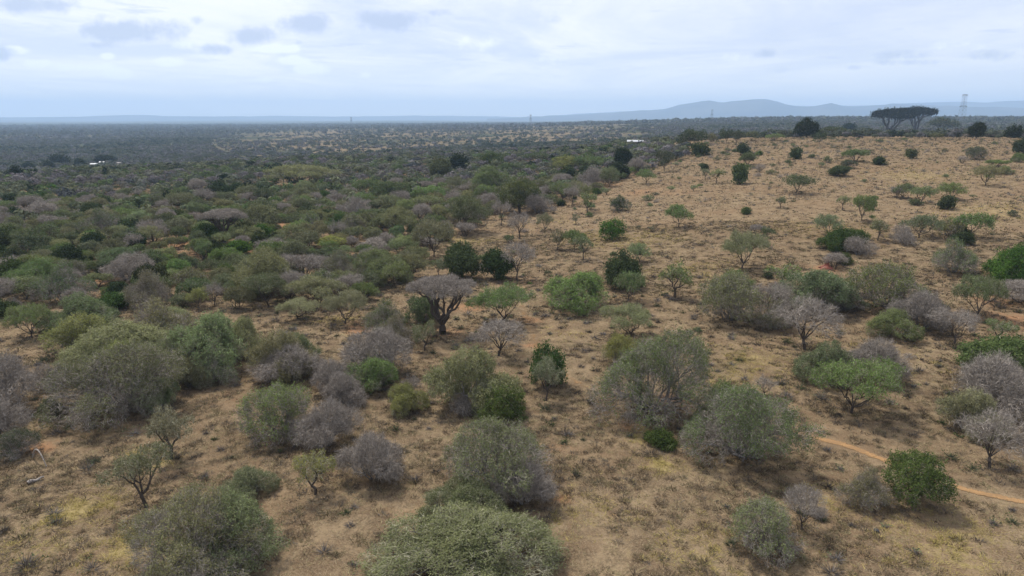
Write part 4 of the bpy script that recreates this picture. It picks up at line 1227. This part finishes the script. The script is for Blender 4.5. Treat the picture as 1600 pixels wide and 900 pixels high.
def tussocks(n, dlo, dhi, blades, h, w, rad, darkness):
    az = np.radians(rng.uniform(-46, 46, n)); d = np.sqrt(rng.uniform(dlo ** 2, dhi ** 2, n)); x, y = d * np.sin(az), d * np.cos(az)
    cl = vnoise(x / 1.3, y / 1.3, 91) * .5 + vnoise(x / 5, y / 5, 92) * .25 + vnoise(x / 17, y / 17, 93) * .25; keep = ((cl > .47) if darkness else (cl > .25)) & ~near_path(x, y); x, y = x[keep], y[keep]; m = len(x)
    s = np.clip(np.exp(rng.normal(-.35, .45, m)), .25, 2.0); cen = np.stack([x, y, hz(x, y) - .02], 1)
    kind = rng.random(m); sh = rng.uniform(.75, 1.2, (m, 1))
    if darkness: col = np.where((kind < .50)[:, None], [.120, .090, .060], np.where((kind < .70)[:, None], [.115, .100, .084], np.where((kind < .9)[:, None], [.125, .112, .060], [.085, .062, .044]))) * sh
    else: col = np.where((kind < .55)[:, None], [.285, .222, .140], np.where((kind < .8)[:, None], [.20, .142, .092], [.28, .245, .130])) * sh
    if darkness and dlo >= 150: col = col * 1.4
    ym = masks(x, y, YELLOW)[:, None]; sm_ = masks(x, y, SOIL)[:, None]
    yy = (rng.random((m, 1)) < ym * 1.1)
    col = np.where(yy, np.array([.37, .30, .11]) * rng.uniform(.75, 1.15, (m, 1)), col)
    s = s * (1 - .75 * (sm_[:, 0] > rng.random(m) * 1.2))
    a = rng.uniform(0, 6.28, (m, blades)); r = rad * s[:, None] * rng.random((m, blades)) ** .6
    b0 = cen[:, None] + np.stack([np.cos(a) * r, np.sin(a) * r, a * 0], -1)
    lean = np.stack([np.cos(a), np.sin(a), a * 0], -1) * (r * .9 + rng.uniform(.02, .15, (m, blades)))[..., None]
    tip = b0 + lean + np.array([0, 0, 1.]) * (h * s[:, None] * rng.uniform(.45, 1.1, (m, blades)) * (1 - .5 * r / (rad * 1.4)))[..., None]
    t2 = rng.uniform(0, 6.28, (m, blades)); side = np.stack([np.cos(t2), np.sin(t2), a * 0], -1) * w
    V = np.stack([b0 - side, b0 + side, tip], 2).reshape(-1, 3)
    cc = col[:, None] * rng.uniform(.7, 1.35, (m, blades, 1)); return V, np.repeat(cc.reshape(-1, 3), 3, 0)


mb = MB()
for args in ((17000, 22, 75, 40, .26, .020, .27, 1), (48000, 75, 150, 15, .28, .045, .30, 1), (80000, 150, 380, 5, .34, .11, .42, 1),
             (36000, 22, 75, 20, .16, .020, .36, 0), (70000, 75, 150, 9, .18, .042, .42, 0), (90000, 150, 380, 4, .22, .10, .5, 0)):
    V, cc = tussocks(*args); mb.add(V, np.arange(len(V)).reshape(-1, 3), 0, cc)
# dark twig and grass litter added round nearer bushes to deepen their contact shade
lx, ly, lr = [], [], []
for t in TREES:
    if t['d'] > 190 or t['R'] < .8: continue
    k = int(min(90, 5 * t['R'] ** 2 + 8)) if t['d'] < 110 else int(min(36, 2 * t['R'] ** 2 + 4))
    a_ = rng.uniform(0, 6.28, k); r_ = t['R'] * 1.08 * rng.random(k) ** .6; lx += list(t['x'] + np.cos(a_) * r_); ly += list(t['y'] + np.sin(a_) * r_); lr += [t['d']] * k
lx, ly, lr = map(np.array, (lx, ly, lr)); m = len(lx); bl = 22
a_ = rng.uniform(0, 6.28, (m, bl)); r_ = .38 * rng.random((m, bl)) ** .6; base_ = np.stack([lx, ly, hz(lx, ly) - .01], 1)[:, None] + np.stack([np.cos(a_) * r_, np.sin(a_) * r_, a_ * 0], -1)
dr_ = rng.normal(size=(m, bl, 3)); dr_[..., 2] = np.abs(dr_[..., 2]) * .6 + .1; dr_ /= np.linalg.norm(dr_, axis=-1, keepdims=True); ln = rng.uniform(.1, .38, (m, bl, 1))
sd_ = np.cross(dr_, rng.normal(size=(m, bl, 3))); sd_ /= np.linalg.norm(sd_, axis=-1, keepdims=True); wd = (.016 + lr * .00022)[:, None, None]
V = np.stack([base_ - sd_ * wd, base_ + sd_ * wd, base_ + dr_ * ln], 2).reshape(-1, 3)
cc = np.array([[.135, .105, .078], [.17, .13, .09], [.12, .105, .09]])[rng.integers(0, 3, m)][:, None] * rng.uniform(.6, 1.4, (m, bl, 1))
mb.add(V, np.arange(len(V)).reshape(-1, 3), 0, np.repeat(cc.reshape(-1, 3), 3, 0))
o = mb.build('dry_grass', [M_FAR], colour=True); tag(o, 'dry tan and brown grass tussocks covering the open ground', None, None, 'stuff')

mb = MB(); n = 4200
az = np.radians(rng.uniform(-46, 46, n)); d = np.sqrt(rng.uniform(24 ** 2, 360 ** 2, n)); d[:300] = np.sqrt(rng.uniform(24 ** 2, 100 ** 2, 300)); x, y = d * np.sin(az), d * np.cos(az)
keep = ~near_path(x, y, 1.2); x, y, d = x[keep], y[keep], d[keep]
for xi, yi, di in zip(x, y, d):
    R = rng.uniform(.3, .85) * (1 + di / 420) * (1.5 if rng.random() < .12 else 1); nt = 70 if di < 110 else 24
    v = rng.normal(size=(nt, 3)); v[:, 2] = np.abs(v[:, 2]) + .15; v /= np.linalg.norm(v, axis=1, keepdims=True)
    b = np.array([xi, yi, float(hz(xi, yi)) - .03]) + v * R * .2; e = b + v * R * rng.uniform(.5, 1.0, (nt, 1)) * np.array([1, 1, .75])
    sd_ = np.cross(v, rng.normal(size=(nt, 3))); sd_ /= np.linalg.norm(sd_, axis=1, keepdims=True); ww = .012 + di * .00012
    V = np.stack([b - sd_ * ww, b + sd_ * ww, e], 1).reshape(-1, 3)
    base = np.array([[.15, .135, .125], [.10, .085, .07], [.09, .10, .06], [.20, .18, .165]][rng.integers(4)])
    mb.add(V, np.arange(nt * 3).reshape(-1, 3), 0, np.repeat(base * rng.uniform(.6, 1.3, (nt, 1)), 3, 0))
    if rng.random() < .5:
        c_ = e[:nt // 2] ; L = rng.normal(size=(len(c_), 3, 3)) * (.03 + di * .00035) + c_[:, None]
        mb.add(L.reshape(-1, 3), np.arange(len(c_) * 3).reshape(-1, 3), 0, np.repeat(base * np.array([.7, .95, .5]) * rng.uniform(.7, 1.4, (len(c_), 1)), 3, 0))
o = mb.build('low_scrub', [M_FAR], colour=True); tag(o, 'knee-high grey and brown scrub scattered over the dry grass', None, None, 'stuff')

# ------------------------------------------------------------------ built things
M_ROOF = plain('white_sheet_roof', (.50, .51, .53), (.36, .37, .39), 2, .5, .0)
M_WALL = plain('grey_mud_wall', (.30, .27, .24), (.22, .19, .17), 1.2)
M_RED = plain('rusty_roof', (.26, .12, .09), (.18, .09, .07), 2)
M_DARK = plain('dark_opening', (.03, .028, .027), (.045, .04, .04), 2)
M_STEEL = plain('weathered_steel', (.20, .22, .25), (.13, .14, .16), .4, .6, .3)
M_TERM = plain('termite_earth', (.26, .075, .045), (.15, .045, .03), 2.2)
M_STONE = plain('black_stone', (.03, .028, .027), (.07, .065, .06), 9)
M_LOG = plain('sun_bleached_wood', (.33, .29, .25), (.20, .17, .15), 7)


def shed(px, py, w, h, depth, rz, roofm, label, doors=1, name='farm_shed', dz=0):
    p = at(px, py); p[2] += dz
    e = empty(name, tuple(p), rz); tag(e, label, 'building', 'far farm buildings')
    mb = MB(); box(mb, (0, 0, h / 2 - .3), (w, depth, h + .6)); mb.build('wall', [M_WALL], e)
    mb = MB(); o_ = .45; ys = depth / 2 + o_
    V = [[-w / 2 - o_, -ys, h + .02], [w / 2 + o_, -ys, h + .02], [w / 2 + o_, 0, h + h * .32], [-w / 2 - o_, 0, h + h * .32], [w / 2 + o_, ys, h + .02], [-w / 2 - o_, ys, h + .02]]
    V += [[a, b, c + .12] for a, b, c in V]
    mb.add(V, [[0, 3, 2, 1], [3, 5, 4, 2], [6, 7, 8, 9], [9, 8, 10, 11], [0, 1, 7, 6], [4, 5, 11, 10], [1, 2, 8, 7], [2, 4, 10, 8], [3, 0, 6, 9], [5, 3, 9, 11]])
    mb.build('roof', [roofm], e)
    for k in range(doors):
        m = MB(); box(m, ((k - (doors - 1) / 2) * w / max(doors, 1) * .8, -depth / 2 - .04, 1.0), (1.3, .08, 2.0)); m.build('door', [M_DARK], e)
    for sx in (-.33, .33):
        m = MB(); box(m, (sx * w, -depth / 2 - .04, h * .62), (.9, .08, .7)); m.build('window', [M_DARK], e)
    return e


shed(992, 230, 7.5, 2.5, 5, -.15, M_ROOF, 'long white-roofed farm shed among the trees at the hill edge', 2, dz=.3)
shed(148, 260.5, 5.0, 2.2, 4, .1, M_ROOF, 'low white-roofed hut in the clearing beside smaller huts', 1)
shed(160, 257.5, 3.4, 2.2, 3, .2, M_ROOF, 'small white-roofed hut set back behind the low white one', 1, 'hut')
shed(131, 261, 5.4, 2.0, 4, -.1, M_RED, 'low rusty-brown roofed hut at the end of the clearing', 1, 'hut')
shed(186, 258.5, 3.2, 2.0, 3, .3, M_WALL, 'small grey hut half hidden in trees beside the white huts', 1, 'hut')


def pylon(px, py, hpx, dist, label, rz):
    d = px_dir(px, py); k = dist / math.hypot(d[0], d[1]); x, y = d[0] * k, d[1] * k
    z = float(hz(x, y)) - .5; Hh = hpx * dist / F + (CAMZ + d[2] * k - z)
    e = empty('transmission_tower', (x, y, z), rz); tag(e, label, 'electricity pylon', 'transmission towers on the skyline')
    t = dist / 1500 * .13
    def w_(f): return Hh * (.072 * (1 - f) + .034) if f < .72 else Hh * .054
    lv = [0, .16, .32, .46, .58, .68, .76, .84, .92, 1.0]
    for sx in (-1, 1):
        for sy in (-1, 1):
            a, b = [], []
            for f0, f1 in zip(lv[:-1], lv[1:]): a.append([sx * w_(f0), sy * w_(f0), f0 * Hh]); b.append([sx * w_(f1), sy * w_(f1), f1 * Hh])
            m = MB(); prisms(m, np.array(a), np.array(b), np.full(9, t), np.full(9, t), 4); m.build('leg', [M_STEEL], e)
    m = MB(); a, b = [], []
    for f0, f1 in zip(lv[:-1], lv[1:]):
        w0, w1 = w_(f0), w_(f1)
        for (p, q) in (((-1, -1), (1, -1)), ((1, -1), (1, 1)), ((1, 1), (-1, 1)), ((-1, 1), (-1, -1))):
            a.append([p[0] * w0, p[1] * w0, f0 * Hh]); b.append([q[0] * w1, q[1] * w1, f1 * Hh])
            a.append([q[0] * w0, q[1] * w0, f0 * Hh]); b.append([p[0] * w1, p[1] * w1, f1 * Hh])
            a.append([p[0] * w1, p[1] * w1, f1 * Hh]); b.append([q[0] * w1, q[1] * w1, f1 * Hh])
    m.n = 0; prisms(m, np.array(a), np.array(b), np.full(len(a), t * .6), np.full(len(a), t * .6), 3); m.build('bracing', [M_STEEL], e)
    for f, wd in ((.60, .15), (.985, .115)):
        m = MB(); hh = Hh * f; W_ = Hh * wd
        a = [[-W_, 0, hh], [-W_, 0, hh], [-W_, 0, hh], [W_, 0, hh], [W_, 0, hh], [-W_ * .5, 0, hh + .02 * Hh]]
        b = [[W_, 0, hh], [-W_ * .3, 0, hh + .035 * Hh], [-W_ * .3, 0, hh - .03 * Hh], [W_ * .3, 0, hh + .035 * Hh], [W_ * .3, 0, hh - .03 * Hh], [W_ * .5, 0, hh + .02 * Hh]]
        prisms(m, np.array(a), np.array(b), np.full(6, t * 1.7), np.full(6, t * 1.7), 4); m.build('crossarm', [M_STEEL], e)
        for sx in (-1, 1):
            m = MB(); prisms(m, np.array([[sx * W_ * .96, 0, hh]]), np.array([[sx * W_ * .96, 0, hh - Hh * .045]]), np.array([t * .8]), np.array([t * .8]), 6); m.build('insulator', [M_STEEL], e)


pylon(1503, 181, 26, 1600, 'tall steel lattice tower beyond the wide umbrella tree on the ridge', .12)
pylon(1112, 186, 13, 2700, 'small grey lattice tower in front of the long blue mountain', .5)
pylon(829, 191, 11, 3300, 'faint lattice tower on the plain where the blue mountains begin', .5)
pylon(549, 192, 8, 4200, 'faintest and smallest lattice tower, out on the hazy plain', .5)

# termite mound
p = at(1291, 419); mb = MB(); ka = 20
prof = [(1.15, -.1), (1.0, .10), (.72, .26), (.45, .42), (.30, .62), (.26, .95), (.23, 1.25), (.20, 1.5), (.12, 1.66), (.02, 1.72)]
V = []
for r, z in prof:
    for i in range(ka):
        a = i * 2 * math.pi / ka; rr = r * (1 + .28 * (vnoise(math.cos(a) * 2 + 5, math.sin(a) * 2 + z * 2.5, 5) - .5) * 2)
        V.append([rr * math.cos(a) + .1 * z, rr * math.sin(a), z])
mb.add(V, [[j * ka + i, j * ka + (i + 1) % ka, (j + 1) * ka + (i + 1) % ka, (j + 1) * ka + i] for j in range(len(prof) - 1) for i in range(ka)])
o = mb.build('termite_mound', [M_TERM]); o.location = p; tag(o, 'red earth termite mound with a pinnacle on the hillside', 'termite mound')


def branch(name, pts, r, label, cat='dead wood'):
    P = np.array(pts, float); R = np.linspace(r, r * .45, len(P)); mb = MB()
    prisms(mb, P[:-1], P[1:], R[:-1], R[1:], 7); o = mb.build(name, [M_LOG]); tag(o, label, cat); return o


p = at(52, 716); q = at(73, 731); zz = float(hz(p[0], p[1]))
L = q - p; arc = [p + L * t + np.array([0, 0, .12 + .95 * math.sin(math.pi * min(1, t * 1.02)) ** .8]) for t in np.linspace(0, 1, 10)]
branch('fallen_branch', arc, .07, 'pale arched dead branch curving over bare red earth')
p = at(44, 757); q = at(69, 748); arc = [p + (q - p) * t + np.array([0, 0, .14 + .05 * math.sin(9 * t)]) for t in np.linspace(0, 1, 9)]
branch('fallen_log', arc, .13, 'pale broken log lying flat on the grass below the arched branch')
p = at(1369, 831); mb = MB(); v = RNG.normal(size=(1, 3))
uu = []
for j in range(7):
    ph = math.pi * j / 6
    for i in range(10):
        a = i * .6283; rr = .16 * (1 + .2 * math.sin(3 * a + j)); uu.append([rr * math.sin(ph) * math.cos(a), rr * math.sin(ph) * math.sin(a), .13 * math.cos(ph)])
mb.add(uu, [[j * 10 + i, (j + 1) * 10 + i, (j + 1) * 10 + (i + 1) % 10, j * 10 + (i + 1) % 10] for j in range(6) for i in range(10)])
o = mb.build('stone', [M_STONE]); o.location = (p[0], p[1], p[2] + .08); tag(o, 'small black stone on pale grass below the bright green tree', 'stone')

# ------------------------------------------------------------------ labels that single each plant out
ORD = ['', 'second ', 'third ', 'fourth ', 'fifth ', 'sixth ', 'seventh ', 'eighth ', 'ninth ', 'tenth ', 'eleventh ', 'twelfth ']
prim = [t for t in TREES if t.get('nick')]
pxy = np.array([(t['px'], t['py'] * 1.6) for t in prim])
buck = {}; USED = set()
for t in TREES:
    if t['label']: t['o']['label'] = t['label']; USED.add(t['label']); continue
    dd = np.hypot(pxy[:, 0] - t['px'], pxy[:, 1] - t['py'] * 1.6); i = int(dd.argmin()); p = prim[i]
    dx, dy = t['px'] - p['px'], (t['py'] - p['py']) * 1.6
    if abs(dx) > abs(dy) * .9: rel = 'just right of' if dx > 0 else 'just left of'
    else: rel = 'in front of' if dy > 0 else 'behind'
    if dd[i] > 90 and len(prim[i]['nick'].split()) < 9: rel = {'just right of': 'well right of', 'just left of': 'well left of', 'in front of': 'far in front of', 'behind': 'far behind'}[rel]
    size = 'small ' if t['w'] < 16 else ''
    ph = (size + TADJ[t['tn']] + ' ' + NOUN[t['kind']]).strip().replace('  ', ' ')
    ph = ph.replace('violet-grey grey-green', 'greyish green').replace('bluish grey-green', 'bluish-grey').replace('silvery grey-green', 'silvery green')
    ph = ph.replace('deep green green', 'deep green').replace('dark dark', 'dark').replace('blackish dark', 'blackish').replace('deep green dark', 'deep green')
    buck.setdefault((ph, rel, i), []).append((dd[i], t))
for (ph, rel, i), L in buck.items():
    L.sort(key=lambda q: q[0])
    for n_, (_, t) in enumerate(L):
        s_ = (ORD[n_] if n_ < len(ORD) else '%dth ' % (n_ + 1)) + ph + ' ' + rel + ' the ' + prim[i]['nick']
        for w_ in ('just ', 'young open ', ' leafy', 'well ', 'far '):
            if len(s_.replace('-', ' ').split()) > 14: s_ = s_.replace(w_, '', 1) if w_ != 'young open ' else s_.replace(w_, 'young ')
        base_l = s_[len(ORD[n_]) if n_ < len(ORD) else len('%dth ' % (n_ + 1)):]; kk = n_
        while s_ in USED: kk += 1; s_ = (ORD[kk] if kk < len(ORD) else '%dth ' % (kk + 1)) + base_l
        USED.add(s_); t['o']['label'] = s_
